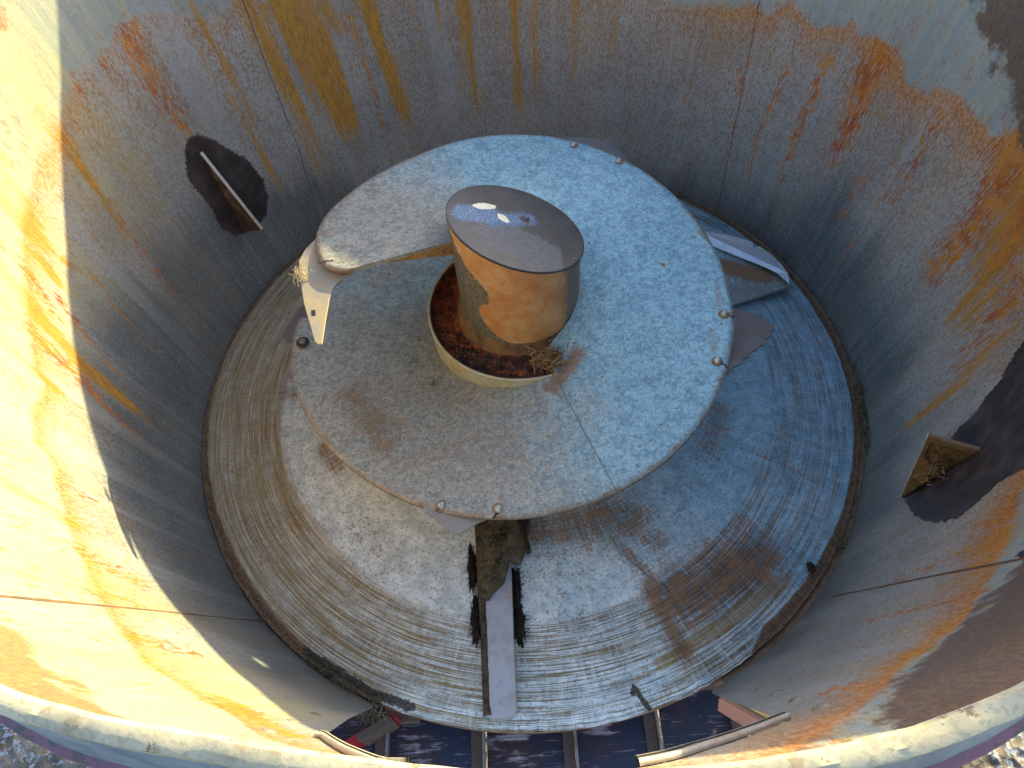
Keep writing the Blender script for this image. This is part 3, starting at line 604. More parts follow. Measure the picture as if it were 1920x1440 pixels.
# welded seams
for pts, wd in SEAMS:
    x = np.degrees(np.unwrap(np.radians([p[0] for p in pts]))); zz = np.array([p[1] for p in pts]); n = 90
    t = np.linspace(0, len(pts)-1, n); a = np.interp(t, range(len(pts)), x); z = np.interp(t, range(len(pts)), zz)
    ww = wd*(.25+1.1*vn(t*9, t*0+wd*900, 4))*.45*np.clip((t[-1]-t)/.35, .15, 1)
    V = []
    for k, (da, of) in enumerate(((-1, .001), (0, -.003), (1, .001))):
        V.append(wallP(a+da*np.degrees(ww)/1.08, z, of))
    mesh('weld_seam', np.stack(V, 1).reshape(-1, 3), gridfaces(n, 3), M_seam, tub)
M_plug = metal_generic('plug_weld_steel', (.24, .235, .20), (.20, .13, .07), .5, 60, .45, .3, .5)
# plug welds beside the door
for a, z in PLUGS:
    if z > 1.12: continue
    c = wallP(np.array(a), np.array(z)); nrm = Vector((-math.cos(R_(a)), -math.sin(R_(a)), .15))
    dome('plug_weld', c, .011, .0035, M_plug, tub, nrm, 1.0)
# fins: fixed plates standing on the wall
def fin(wt, wb, tip, m, dark):
    a0, z0 = wt; a1, z1 = wb
    A = Vector(wallP(np.array(a0), np.array(z0), .004)); B = Vector(wallP(np.array(a1), np.array(z1), .004)); T = Vector(tip)
    n = (A-B).cross(T-B).normalized()*.0045
    o = hexa('wall_fin', [], None) if False else None
    V = [A-n, B-n, T-n, A+n, B+n, T+n]
    o = mesh('wall_fin', V, [(0, 1, 2), (5, 4, 3), (0, 3, 4, 1), (1, 4, 5, 2), (2, 5, 3, 0)], m, tub, False)
    import bmesh
    bm = bmesh.new(); bm.from_mesh(o.data); bmesh.ops.recalc_face_normals(bm, faces=bm.faces); bm.to_mesh(o.data); bm.free()
    b = o.modifiers.new('bevel', 'BEVEL'); b.width = .0015; b.segments = 2
    E0, E1 = dark
    E0 = {'A': A, 'B': B}[E0]; dv = (T-E0).normalized(); up_ = dv.cross(n.normalized()).normalized()*.0016; nn = n*1.12; c0 = E0+dv*.004; c1 = T-dv*.001
    hexa('fin_edge', [c0-nn-up_, c1-nn-up_, c1+nn-up_, c0+nn-up_, c0-nn+up_, c1-nn+up_, c1+nn+up_, c0+nn+up_], M_finedge if E1 else M_knifed, o, .0006)
    return o
def pol3(r, a, z): return (r*math.cos(R_(a)), r*math.sin(R_(a)), z)
M_fin = metal_generic('fin_rust_brown', (.060, .036, .024), (.20, .13, .075), .42, 22, .6, .1, .5)
M_finedge = metal_generic('fin_bright_edge', (.50, .45, .40), (.36, .28, .2), .3, 40, .4, .3, .3)
M_finw = metal_generic('fin_rust', (.17, .10, .045), (.11, .06, .03), .5, 24, .75, .0, .6)
fin((148.6, .51), (149.4, .209), pol3(.9413, 149.2, .254), M_fin, ('A', 1))
fin((-33.2, .523), (-32.7, .221), pol3(.9875, -33, .496), M_finw, ('B', 1))
# tray under the disc: the rusty ring seen round the disc
revolve('floor_ring', [(.90, -.030), (.955, -.018), (.985, -.012), (1.006, -.008), (1.008, .006)], M_edge, tub, 300, -65, 244)
# strips over the door opening
def strip(name, a0, a1, z0, z1, off, hgt, m, thick=.006):
    a = np.linspace(a0, a1, 24); z = np.asarray(z1)+0*a
    V = [wallP(a, z-hgt, off), wallP(a, z, off), wallP(a, z+.001, off-thick), wallP(a, z-hgt, off-thick)]
    return mesh(name, np.stack(V, 1).reshape(-1, 3), np.concatenate([gridfaces(24, 4), np.stack([np.arange(23)*4+3, np.arange(23)*4+7, np.arange(23)*4+4, np.arange(23)*4], -1)]), m, tub, False)
M_striplit = metal_generic('sunlit_door_strip', (.50, .46, .36), (.36, .30, .2), .35, 30, .55, .1, .3)  # paler copy of the strip steel, its sunlight painted in
for a0, a1, m_ in ((-104.6, -96.2, M_striplit), (-77.7, -86.5, M_strip)):
    a = np.linspace(a0, a1, 24); z = arch(a)
    strip('door_strip', a0, a1, z, z+.002, -.001, .008, m_, .006); strip('door_seal', a0, a1, z-.009, z-.009, .0, .003, M_black, .008)
    strip('door_strip', a0, a1, z-.013, z-.013, -.001, .004, m_, .007)

# ================================================================== CONVEYOR beyond the door
conv = tag(empty('conveyor', (0, -1.15, -.2)), 'dark blue slatted conveyor with red and salmon side rails below the tub door', 'conveyor')
cl = Vector((0, -1.15, -.2))
def cpart(o): 
    o.parent = conv; o.matrix_parent_inverse = Matrix.Translation(-cl); return o
zc = -.175
xs = [(-.60, -.600), (-.4396, -.4091), (-.1798, -.1747), (.0531, .0593), (.2681, .2657), (.4966, .4787)]
plates = [(-.62, -.455), (-.425, -.195), (-.165, .035), (.065, .255), (.285, .485), (.51, .70)]
for x0, x1 in plates: cpart(box('bed_plate', ((x0+x1)/2, -1.2, zc-.02+.004*math.sin(x0*9)), (x1-x0, .75, .01), M_plate, bevel=.0015))
for (xa, xb) in xs[1:]:
    x = (xa+xb)/2
    cpart(box('slat', (x-.012, -1.2, zc-.008), (.028, .75, .026), M_slat, bevel=.002))
    cpart(box('slat_edge', (x+.006, -1.2, zc+.004), (.006, .75, .03), M_slate, bevel=.001))
cpart(box('crossbar', (-.38, -.905, zc+.015), (.09, .05, .03), M_slat)); cpart(box('end_bar', (.02, -.87, zc-.0), (1.1, .04, .06), M_slat))
# left red rail and right salmon rail
cpart(hexa('side_rail', [(-.68, -1.06, -.20), (-.67, -1.07, -.20), (-.38, -.925, -.20), (-.40, -.915, -.20), (-.68, -1.06, -.09), (-.67, -1.07, -.09), (-.38, -.925, -.09), (-.40, -.915, -.09)], M_red))
cpart(hexa('rail_cap', [(-.39, -.935, -.19), (-.47, -.975, -.19), (-.475, -.962, -.19), (-.40, -.92, -.19), (-.385, -.937, -.075), (-.47, -.977, -.075), (-.475, -.96, -.075), (-.40, -.92, -.075)], M_slat))
cpart(hexa('side_rail', [(.42, -.95, -.12), (.56, -1.05, -.12), (.585, -1.04, -.12), (.44, -.935, -.12), (.405, -.94, -.015), (.545, -1.03, -.015), (.56, -1.02, -.015), (.42, -.93, -.015)], M_salmon))
cpart(hexa('rail_flange', [(.40, -.925, -.02), (.58, -1.035, -.02), (.60, -1.02, -.02), (.42, -.91, -.02), (.395, -.922, .0), (.575, -1.035, .0), (.60, -1.02, .0), (.42, -.91, .0)], M_olive))

# ================================================================== AUGER
aug = tag(empty('auger'), 'vertical screw auger with tilted-lid post and spiral flight over a scored round disc', 'auger')
# --- bottom disc
ND, NR = 900, 170
tt = np.linspace(-180, 180, ND, endpoint=False); rr = np.linspace(.20, .990, NR)
TT = tt[:, None]+0*rr[None, :]; RR = 0*tt[:, None]+rr[None, :]
def disc_z(r): return np.interp(r, [.2, .35, .5, .62, .72, .80, .97, .982], [.125, .098, .066, .043, .029, .022, .006, .002])
ZZ = disc_z(RR)
PX = RR*np.cos(np.radians(TT))-.008; PY = RR*np.sin(np.radians(TT)); 
edge = 1+np.clip((RR-.95)/.03, 0, 1)*.004*(vn(TT*.9, TT*0, 9)-.5)
P = np.stack([PX*edge, PY*edge, ZZ], -1).reshape(-1, 3)
def blob(X, Y, c, r, s=1.): return s*np.clip(1.15-np.hypot(X-c[0], Y-c[1])/r*1.0, 0, 1)
def capsule(X, Y, a, b, r, s=1.):
    a = np.array(a); b = np.array(b); d = b-a; t = np.clip(((X-a[0])*d[0]+(Y-a[1])*d[1])/(d@d), 0, 1)
    return s*np.clip(1.2-np.hypot(X-a[0]-t*d[0], Y-a[1]-t*d[1])/r, 0, 1)
x, y, r, t = PX.ravel(), PY.ravel(), RR.ravel(), TT.ravel()
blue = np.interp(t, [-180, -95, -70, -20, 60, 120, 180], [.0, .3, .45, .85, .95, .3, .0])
ochre = np.interp(t, [-180, -150, -100, -70, -30, 30, 120, 180], [.75, .75, .45, .25, .2, .25, .6, .75])*np.clip((r-.70)/.05, 0, 1)
ochre = ochre*1.15
ochre = np.maximum(ochre, capsule(x, y, (.28, -.86), (.62, -.68), .03, 1.1))
brown = np.maximum.reduce([capsule(x, y, (.36, -.70), (.56, -.62), .15, 1.0), capsule(x, y, (.28, -.67), (.34, -.84), .05, 1.0), capsule(x, y, (.20, -.55), (.34, -.72), .035, .8), capsule(x, y, (-.03, -.50), (.24, -.50), .13, .85),
    capsule(x, y, (.24, -.52), (.32, -.56), .07, .7), capsule(x, y, (-.60, .05), (-.72, .06), .05, .8), capsule(x, y, (-.60, -.03), (-.74, .0), .06, .75), capsule(x, y, (-.60, -.22), (-.55, -.28), .05, .8), capsule(x, y, (-.62, .16), (-.60, -.1), .06, .6),
    capsule(x, y, (.55, -.18), (.50, -.30), .07, .7), capsule(x, y, (.52, -.25), (.80, -.42), .025, .6), capsule(x, y, (-.70, -.40), (-.66, -.44), .05, .5), capsule(x, y, (-.80, -.42), (-.74, -.52), .05, .55), blob(x, y, (.15, -.42), .2, .8)])
striae = np.clip((r-(.742+.012*np.sin(np.radians(t*2))))/.007, 0, 1)*1.0
striae = np.maximum(striae, .12)*np.where((t > -45) & (t < 30), .75, 1)
eb = np.interp(t, [-180, -150, -120, -112, -60, -55, -20, 20, 60, 180], [.980, .960, .965, .995, .995, .958, .974, .970, .965, .980])
edgeb = np.clip(.5+(r-eb)/.02, 0, 1)
dark = np.maximum.reduce([capsule(x, y, (-.60, -.775), (-.42, -.885), .016, 1.0), capsule(x, y, (-.42, -.885), (-.33, -.92), .018, .9), capsule(x, y, (.205, -.905), (.235, -.955), .010, 1.0), capsule(x, y, (.205, -.905), (.20, -.92), .012, .9)])
r3 = np.radians(t)
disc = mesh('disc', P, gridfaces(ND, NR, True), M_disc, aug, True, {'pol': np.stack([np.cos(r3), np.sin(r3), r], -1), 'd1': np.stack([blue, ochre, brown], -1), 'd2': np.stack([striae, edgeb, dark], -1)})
revolve('disc_edge', [(.990, .0018), (.992, -.004), (.991, -.014), (.95, -.016)], M_edge, disc, 360, loc=None).location = (-.008, 0, 0)

# --- helical flight
ZT = [(197, .668), (170, .640), (157, .624), (135, .600), (104, .570), (74, .540), (52, .516), (19, .482), (-6, .457), (-20, .442), (-46, .412), (-66, .388), (-85, .360), (-97, .342), (-115, .323), (-134, .306), (-156, .289), (-180, .270), (-320, .098), (-343.5, .048)]
RT = [(197, .395), (195, .425), (192, .447), (187, .462), (180, .474), (170, .476), (157, .458), (135, .440), (120, .443), (104, .455), (74, .477), (52, .487), (19, .502), (-6, .525), (-20, .547), (-46, .576), (-66, .594), (-85, .599), (-97, .601), (-115, .603), (-134, .610), (-156, .627), (-168, .640), (-180, .650), (-210, .66), (-260, .68), (-300, .735), (-322, .83), (-332, .900), (-339, .928), (-343.5, .918)]
IT = [(197, .150), (20, .150), (-10, .154), (-60, .160), (-70, .172), (-73, .244), (-80, .247), (-343.5, .247)]
def tb(T, a): 
    T = T[::-1]; return np.interp(a, [p[0] for p in T], [p[1] for p in T])
def sm(T, a, w=5):
    return sum(tb(T, a+d)*k for d, k in ((-w, .25), (0, .5), (w, .25)))
NA, NQ = 1500, 56
aa = np.linspace(197, -343.5, NA); q = np.linspace(0, 1, NQ); q = q**.95
ro = np.where(aa > 188, tb(RT, aa), sm(RT, aa)); ri = tb(IT, aa); za = sm(ZT, aa, 4)
ro = ro + .0022*(vn(aa*.12, aa*0, 2)-.5)
RRf = ri[:, None]+(ro-ri)[:, None]*q[None, :]; AA = aa[:, None]+0*q[None, :]
lipd = np.clip((RRf-(ro[:, None]-.010))/.010, 0, 1)
ZF = za[:, None]-.004*lipd**2 + .006*(q[None, :]-.5)
top = np.stack([RRf*np.cos(np.radians(AA)), RRf*np.sin(np.radians(AA)), ZF], -1)
bot = top.copy(); bot[..., 2] = za[:, None]-.010
Vf = np.concatenate([top.reshape(-1, 3), bot.reshape(-1, 3)]); n0 = NA*NQ
G = gridfaces(NA, NQ); Gb = G+n0
i = np.arange(NA-1); eo = np.stack([i*NQ+NQ-1, i*NQ+NQ-1+n0, (i+1)*NQ+NQ-1+n0, (i+1)*NQ+NQ-1], -1); ei = np.stack([i*NQ, (i+1)*NQ, (i+1)*NQ+n0, i*NQ+n0], -1)
j = np.arange(NQ-1); e0 = np.stack([j, j+n0, j+1+n0, j+1], -1); e1 = np.stack([(NA-1)*NQ+j, (NA-1)*NQ+j+1, (NA-1)*NQ+j+1+n0, (NA-1)*NQ+j+n0], -1)
Ff = np.concatenate([G[:, ::-1], Gb, eo[:, ::-1], ei[:, ::-1], e0[:, ::-1], e1[:, ::-1]])
x, y = top[..., 0].ravel(), top[..., 1].ravel(); a = AA.ravel(); rf = RRf.ravel(); rof = (ro[:, None]+0*q[None, :]).ravel(); rif = (ri[:, None]+0*q[None, :]).ravel()
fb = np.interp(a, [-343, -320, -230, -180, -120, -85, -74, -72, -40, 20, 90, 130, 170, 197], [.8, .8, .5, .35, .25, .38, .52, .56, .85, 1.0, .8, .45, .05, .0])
fbr = np.interp(a, [-343, -240, -180, -140, -110, -80, -73, -60, -20, 60, 120, 160, 197], [.4, .2, .12, .4, .42, .35, .2, .12, .1, .08, .12, .2, .2])
fbr = np.maximum(fbr, .7*np.clip(1-(rof-rf)/.035, 0, 1)*np.where(a > -240, 1, .2))
fbr = np.maximum(fbr, .45*np.clip(1-(rf-rif)/.10, 0, 1)*np.where(a < 0, 1, .3))
m2 = (a < -85) & (a > -185)
fbr = np.maximum(fbr, np.where(m2, np.maximum(capsule(x, y, (-.45, -.20), (-.36, -.36), .10, .65), capsule(x, y, (-.28, -.40), (-.05, -.42), .12, .5)), 0))
frs = np.zeros_like(a)
def near_turn(lo, hi, val): return np.where((a > lo) & (a < hi), val, 0)
for (bx, by, lo, hi) in ((.49, -.115, -60, 20), (.455, -.235, -60, 20)): frs = np.maximum(frs, near_turn(lo, hi, capsule(x, y, (bx, by+.0), (bx+.004, by+.045), .028, .55)))
frs = np.maximum(frs, near_turn(-82, -45, capsule(x, y, (.08, -.26), (.13, -.20), .05, .7)))
frs = np.maximum(frs, near_turn(-90, -75, capsule(x, y, (.05, -.27), (.09, -.29), .025, .7)))
lowturn = a < -270
frs = np.maximum(frs, np.where(lowturn, capsule(x, y, (.56, .38), (.80, .30), .05, 1.0), 0))
frs = np.maximum(frs, np.where(a < -338, .55, 0))
at = np.stack([fb, fbr, frs], -1)
# plain mid-grey turn beneath takes the same masks
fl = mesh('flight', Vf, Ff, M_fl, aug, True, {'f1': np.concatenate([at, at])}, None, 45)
# joint line across the flight
def surf(r, ang, d=.0): 
    z = float(sm(ZT, np.array(ang), 4)); return (r*math.cos(R_(ang)), r*math.sin(R_(ang)), z+.006*((r-.2)/.45-.5)+d)
jl = []
for k in range(30):
    f_ = k/29; jl.append((surf(.262+(.605-.262)*f_, -73.2+1.2*f_, .0012), .0013))
def ribbon(pts, w, name, m, parent):
    P = [Vector(p) for p in pts]; V = []
    for k, p in enumerate(P):
        d = (P[min(k+1, len(P)-1)]-P[max(k-1, 0)]).normalized(); s_ = d.cross(Vector((0, 0, 1))).normalized()*w/2
        V += [p-s_, p+Vector((0, 0, .0006)), p+s_]
    return mesh(name, V, gridfaces(len(P), 3), m, parent)
M_joint = metal_generic('plate_joint', (.17, .145, .12), (.26, .23, .20), .5, 40, .7, .1, .5)
ribbon([p for p, _ in jl], .0020, 'plate_joint', M_joint, fl)
ribbon([(.2242+.13*k/12, -.595-.13*k/12, float(disc_z(math.hypot(.2242+.13*k/12, -.595-.13*k/12)))+.001) for k in range(13)], .0025, 'plate_joint', M_joint, disc)

# --- post, tilted lid
NP, NH = 200, 110
pa = np.linspace(-180, 180, NP, endpoint=False); hv = np.linspace(0, 1, NH)
def lidz(x, y): return .6544-.42*x-.156*y
PA = pa[:, None]+0*hv[None, :]; pr = .155
ztop = lidz(pr*np.cos(np.radians(PA)), pr*np.sin(np.radians(PA)))-.004
PZ = .28+(ztop-.28)*hv[None, :]
PR = pr+.010*np.clip((.40-PZ)/.1, 0, 1)
P = np.stack([PR*np.cos(np.radians(PA)), PR*np.sin(np.radians(PA)), PZ], -1).reshape(-1, 3)
azz, zz = PA.ravel(), PZ.ravel()
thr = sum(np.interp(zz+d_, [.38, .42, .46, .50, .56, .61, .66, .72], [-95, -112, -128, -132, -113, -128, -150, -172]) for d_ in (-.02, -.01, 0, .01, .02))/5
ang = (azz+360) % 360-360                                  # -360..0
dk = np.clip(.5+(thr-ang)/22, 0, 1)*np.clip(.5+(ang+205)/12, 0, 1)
side = np.clip(.5+(ang+48)/25, 0, 1)*np.clip((zz-.0), 0, 1)**0
base_ = np.clip(.5+(.385-zz)/.03, 0, 1)
mesh('post', P, gridfaces(NP, NH, True), M_post, aug, True, {'p1': np.stack([dk, side*.9, base_], -1)})
# lid: a disc cut to the tilt, its rim slightly proud
NLr = 70; lr = np.concatenate([np.linspace(0, .1565, NLr), [.1585, .159, .156]])
LA = pa[:, None]+0*lr[None, :]; LR = 0*pa[:, None]+lr[None, :]
LX = LR*np.cos(np.radians(LA))+.004; LY = LR*np.sin(np.radians(LA))-.004; LZ = lidz(LX, LY)+.002
LZ[:, -3] -= .001; LZ[:, -2] -= .006; LZ[:, -1] -= .010
x, y = LX.ravel(), LY.ravel()
dust = np.maximum(capsule(x, y, (-.02, -.06), (.05, -.09), .085, 1.0), capsule(x, y, (-.07, -.05), (.0, -.03), .05, .8)*.9)
dust = np.where(x > .105, 0, dust)
sky_refl = np.maximum(capsule(x, y, (-.11, .0), (-.06, .02), .05, .9), capsule(x, y, (-.05, .0), (.03, .035), .045, .75))  # mask of the blue sky reflection put into the lid colour
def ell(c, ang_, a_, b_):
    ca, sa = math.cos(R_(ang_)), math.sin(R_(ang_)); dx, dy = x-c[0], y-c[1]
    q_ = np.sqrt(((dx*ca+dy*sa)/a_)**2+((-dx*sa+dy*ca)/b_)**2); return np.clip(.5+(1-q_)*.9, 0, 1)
sun_spots = np.maximum(ell((-.069, .046), 22, .028, .012), ell((-.026, .015), -50, .017, .0105))  # two sun spots drawn as ellipses in the lid colour
lid = mesh('lid', np.stack([LX, LY, LZ], -1).reshape(-1, 3), gridfaces(NP, len(lr), True), M_lid, aug, True, {'l1': np.stack([dust, sky_refl, sun_spots], -1)}, None, 40)
ln = Vector((.42, .156, 1)).normalized()
dome('lid_bolt', (.0254, .032, lidz(.0254, .032)+.0025), .0095, .0085, M_boltd, lid, ln); dome('lid_bolt_washer', (.0245, .031, lidz(.0245, .031)+.002), .0145, .002, M_edge, lid, ln)
dome('orange_chip', (.128, -.082, lidz(.128, -.082)-.004), .004, .002, metal_generic('orange_chip', (.62, .26, .04), (.5, .2, .03), .3), lid, (.3, -.9, .3), 1.8)
# dark gap between lid and post
revolve('lid_gap', [(.1545, .0), (.1562, .0)], M_black, lid) if False else None
# --- collar tube and rusty tray inside it
ct = [(.2455, -.12), (.2475, -.004), (.2490, .0), (.2465, .0015), (.2425, .0), (.2425, -.10)]
ca_ = np.linspace(-180, 180, 220, endpoint=False)
Vc = []
for (r_, dz) in ct:
    zt = .372+.0*ca_+.003*(vn(ca_*.06, ca_*0, 4)-.5); Vc.append(np.stack([r_*np.cos(np.radians(ca_)), r_*np.sin(np.radians(ca_)), zt+dz], -1))
collar = mesh('collar', np.stack(Vc, 1).reshape(-1, 3), gridfaces(220, 6, True), M_collar, aug, True, None, None, 40)
na, nr = 260, 30
ta = np.linspace(-180, 180, na, endpoint=False)[:, None]+np.zeros((1, nr)); tr = np.linspace(.14, .2435, nr)[None, :]+np.zeros((na, 1))
heap = np.interp((ta+180) % 360-180, [-180, -140, -100, -75, -60, 0, 60, 180], [.0, .008, .030, .052, .055, .04, .0, .0])
tz_ = .342+.5*heap+.018*(fbm(ta*.12, tr*60, 3)-.45)+.022*np.clip((.18-tr)/.04, 0, 1)
mesh('rust_tray', np.stack([tr*np.cos(np.radians(ta)), tr*np.sin(np.radians(ta)), tz_], -1).reshape(-1, 3), gridfaces(na, nr, True), M_tray, collar)
revolve('collar_lining', [(.2419, .30), (.2419, .3685), (.2426, .3712)], M_tray, collar, 220)
na, nr = 200, 26
ta = np.linspace(-168, -62, na)[:, None]+np.zeros((1, nr)); tr = np.linspace(.166, .2425, nr)[None, :]+np.zeros((na, 1))
u_ = (ta+168)/106; hz_ = .338+.026*np.clip(u_*1.6, 0, 1)+.022*(fbm(ta*.25, tr*90, 8)-.45)+.012*(fbm(ta*.9, tr*260, 9)-.45)
hz_ = hz_-.03*np.clip((.25-u_)/.25, 0, 1)
cc = (.06, -.19, .33)
tag(mesh('feed_heap', np.stack([tr*np.cos(np.radians(ta)), tr*np.sin(np.radians(ta)), np.minimum(hz_, .371)], -1).reshape(-1, 3), gridfaces(na, nr), M_muck, None, True, None, cc), 'black-brown rotten feed packed into the front of the collar ring round the post', 'feed')
# base skirt ring of the post
revolve('post_skirt', [(.170, .30), (.172, .345), (.168, .372), (.158, .392), (.1552, .40)], metal_generic('skirt_rust', (.17, .085, .03), (.07, .035, .018), .5, 30, .8, 0, .6), aug, 200)
# --- gusset under the flight's leading end
ge = 196.0; gm = metal_generic('gusset_rust', (.33, .17, .05), (.14, .065, .025), .5, 26, .75, 0., .7)
def gp(r_, a_, z_): return (r_*math.cos(R_(a_)), r_*math.sin(R_(a_)), z_)
hexa('gusset', [gp(.150, 195, .615), gp(.150, 196.2, .615), gp(.315, 196.2, .652), gp(.315, 195.4, .652), gp(.150, 195, .661), gp(.150, 196.2, .661), gp(.315, 196.2, .661), gp(.315, 195.4, .661)], gm, fl)

# --- knives: flat serrated plates bolted under the flight rim
def knife(poly, th_, m): return plate('knife', poly, th_, m, aug, None, .0012)
k1 = knife([(p[0], p[1], p[2]+.001) for p in K1], .005, metal_generic('tan_knife_steel', (.30, .26, .20), (.36, .27, .15), .45, 24, .5, .25, .3))
k2 = knife(K2, .006, M_knifed); k3 = knife(K3, .006, M_knife)
k5 = knife([(-.615+(p[0]+.615)*.72, p[1], p[2]) for p in K5], .006, M_knifed)
P4 = [(p[0]*1.005, p[1]*1.005, p[2]-.001+.009*(1 if i_ in (1, 2, 3, 4, 5) else 0)) for i_, p in enumerate(K4)]
k4 = knife(P4, .007, M_knifed)
box('knife_hole', (-.4545, -.215, .6462), (.0085, .016, .0012), M_black, k1, .2, 0)
# bolts
def fz(xx, yy, turn=0):
    a_ = math.degrees(math.atan2(yy, xx)); 
    if turn == 0 and a_ < -163: a_ += 360
    return float(sm(ZT, np.array(a_), 4))
BL = [(BOLTS[0], .0125, .003, M_knife, 0), (BOLTS[1], .0095, .010, M_bolt, 0), (BOLTS[2], .0095, .010, M_bolt, 0), (BOLTS[3], .0105, .012, M_bolt, 0), (BOLTS[4], .0105, .012, M_bolt, 0), (BOLTS[5], .0105, .011, M_bolt, 0), (BOLTS[6], .0105, .011, M_bolt, 0)]
for (bx, by, bz), r_, h_, m_, tn in BL:
    f_ = math.hypot(bx, by); z_ = fz(bx, by)+.003
    dome('bolt', (bx, by, z_), r_, h_, m_, fl); dome('bolt_washer', (bx, by, z_-.001), r_*1.45, .0022, M_edge if r_ < .011 else M_knife, fl)
dome('bolt', (BOLTS[7][0]+.01, BOLTS[7][1], .284), .011, .008, M_boltd, fl); dome('bolt_washer', (BOLTS[7][0]+.01, BOLTS[7][1], .281), .018, .003, M_blackfeed, fl)
# open slots from bolt to rim
for (bx, by, bz), ang_ in ((BOLTS[3], 0), (BOLTS[4], 0), (BOLTS[5], 0), (BOLTS[6], 0)):
    r0_ = math.hypot(bx, by); a_ = math.degrees(math.atan2(by, bx)); r1_ = float(tb(RT, np.array(a_)))
    pts = [surf(r0_+.008+(r1_-r0_-.008)*k/5, a_-.9*k/5+.15*math.sin(k*2), .0016-.004*max(0, (k-4))) for k in range(6)]
    ribbon(pts, .0036, 'slot', M_black, fl)
r0_, a_ = .452, 190.5
ribbon([(-.4185-.007*k, -.078-.0012*k-.002*math.sin(k*2.), .6645) for k in range(6)], .004, 'slot', M_black, fl)
# --- wear blade on the low outer end of the flight
bl = plate('wear_blade', [(p[0]*.992, p[1]*.992, p[2]-.006) for p in BLADE], .0035, M_bright, aug, None, .001)
# --- sweep bar across the disc
bar = plate('sweep_bar', [(p[0], p[1], p[2]-.002) for p in BAR], .045, M_bar, aug, None, .002)
fy = np.linspace(-.50, -.955, 46); 
fw = .013+.012*np.clip((fy+.75)/.25, 0, 1)+.006*(fbm(fy*60, fy*0, 3)-.4)
fx = np.interp(fy, [-.9622, -.9538, -.9079, -.7639, -.6462, -.4978], [-.143, -.1462, -.1466, -.1484, -.1546, -.158]); fzz = np.interp(fy, [-.96, -.90, -.76, -.65, -.5], [.0545, .055, .0645, .0695, .075])
V = np.stack([np.stack([fx-.010, fy, fzz-.045], -1), np.stack([fx-.0015, fy, fzz-.001], -1), np.stack([fx+fw*.5, fy, fzz+.003], -1), np.stack([fx+fw, fy, fzz-.0025], -1)], 1).reshape(-1, 3)
mesh('caked_edge', V, gridfaces(46, 4), M_blackfeed2, bar)
wed = plate('caked_wedge', WEDGE, .05, M_wedge, aug, None, .003)
gxx, gyy = np.meshgrid(np.linspace(0, 1, 40), np.linspace(0, 1, 60), indexing='ij')
yy_ = -.475-.215*gyy; xl = np.interp(gyy, [0, .5, 1], [-.157, -.155, -.150]); xr = np.interp(gyy, [0, .35, .6, .8, 1], [-.055, -.068, -.092, -.110, -.138])
xx_ = xl+(xr-xl)*gxx
zz_ = np.interp(yy_, [-.69, -.6, -.48], [.081, .100, .121])+.009*np.sin(np.pi*gxx)**.5*np.sin(np.pi*np.clip(gyy, 0, 1))**.4*(.3+fbm(gxx*9, gyy*15, 6))*1.3-.002
mesh('wedge_cake', np.stack([xx_, yy_, zz_], -1).reshape(-1, 3), gridfaces(40, 60), muck_mat('olive_caked_feed', (.022, .016, .011), (.095, .066, .032), (.19, .14, .07)), wed)
box('wedge_web', (-.038, -.53, .115), (.012, .13, .04), M_blackfeed, wed, .25, .002)

# ================================================================== LOOSE FEED, STRAW
def tuft(name, c, n, L0, rad, m, seed, spread=(1, 1, .35), flat=0., r=.0011, dirb=None, along=None):
    rg = random.Random(seed); paths = []
    for k in range(n):
        o = Vector((rg.gauss(0, 1)*rad*spread[0], rg.gauss(0, 1)*rad*spread[1], abs(rg.gauss(0, 1))*rad*spread[2]))
        if along: 
            q0 = Vector(along[0]); q1 = Vector(along[1]); o = (q1-q0)*(rg.random()-.5)+Vector((rg.gauss(0, .35)*rad, rg.gauss(0, .35)*rad, abs(rg.gauss(0, .4))*rad))
        d = Vector((rg.gauss(0, 1), rg.gauss(0, 1), rg.gauss(0, .4)*(1-flat)))
        if dirb: d = d*.5+Vector(dirb)*1.2
        d.normalize(); l = L0*rg.uniform(.4, 1.2); b = Vector((rg.gauss(0, 1), rg.gauss(0, 1), rg.gauss(0, .5)))*l*.12
        paths.append(([o-d*l/2, o+b, o+d*l/2], r*rg.uniform(.6, 1.3)))
    V, F = path_tubes(paths); return mesh(name, np.array([tuple(v) for v in V])+np.array(c), F, m, None, False, None, c)
def clod(name, c, size, m, seed, n=26, fr=.35, parent=None):
    rg = random.Random(seed); V = []; nu, nv_ = n, n//2
    for i in range(nu):
        for j in range(nv_+1):
            a_ = 2*math.pi*i/nu; b_ = math.pi*j/nv_
            d = Vector((math.cos(a_)*math.sin(b_), math.sin(a_)*math.sin(b_), math.cos(b_)))
            k = 1+fr*(rg.random()-.5)*1.6*math.sin(b_)+fr*.8*(float(fbm(np.array(i*.5), np.array(j*.6), seed))-.5)
            V.append((c[0]+d.x*size[0]*k, c[1]+d.y*size[1]*k, c[2]+d.z*size[2]*k))
    return mesh(name, V, gridfaces(nu, nv_+1, True), m, parent, False, None, None if parent else c)
M_cream = straw_mat('cream_straw', (.62, .52, .32), (.45, .35, .18))
tag(tuft('straw_tuft', (-.494, -.103, .655), 30, .03, .009, M_cream, 3, dirb=(-.2, .5, .1)), 'small pale straw tuft caught on the knife tip at the flight end', 'straw')
tag(tuft('straw_tuft', (.062, -.203, .385), 190, .034, .016, M_hay, 4, (1.2, .9, 1.0)), 'brown hay clump wedged between post base and collar', 'straw')
tag(tuft('straw_tuft', (.985, -.19, .008), 520, .035, .02, M_darkhay, 5, along=((1.004, -.03, 0), (.935, -.34, 0))), 'long dark line of hay packed between disc edge and right wall', 'straw')
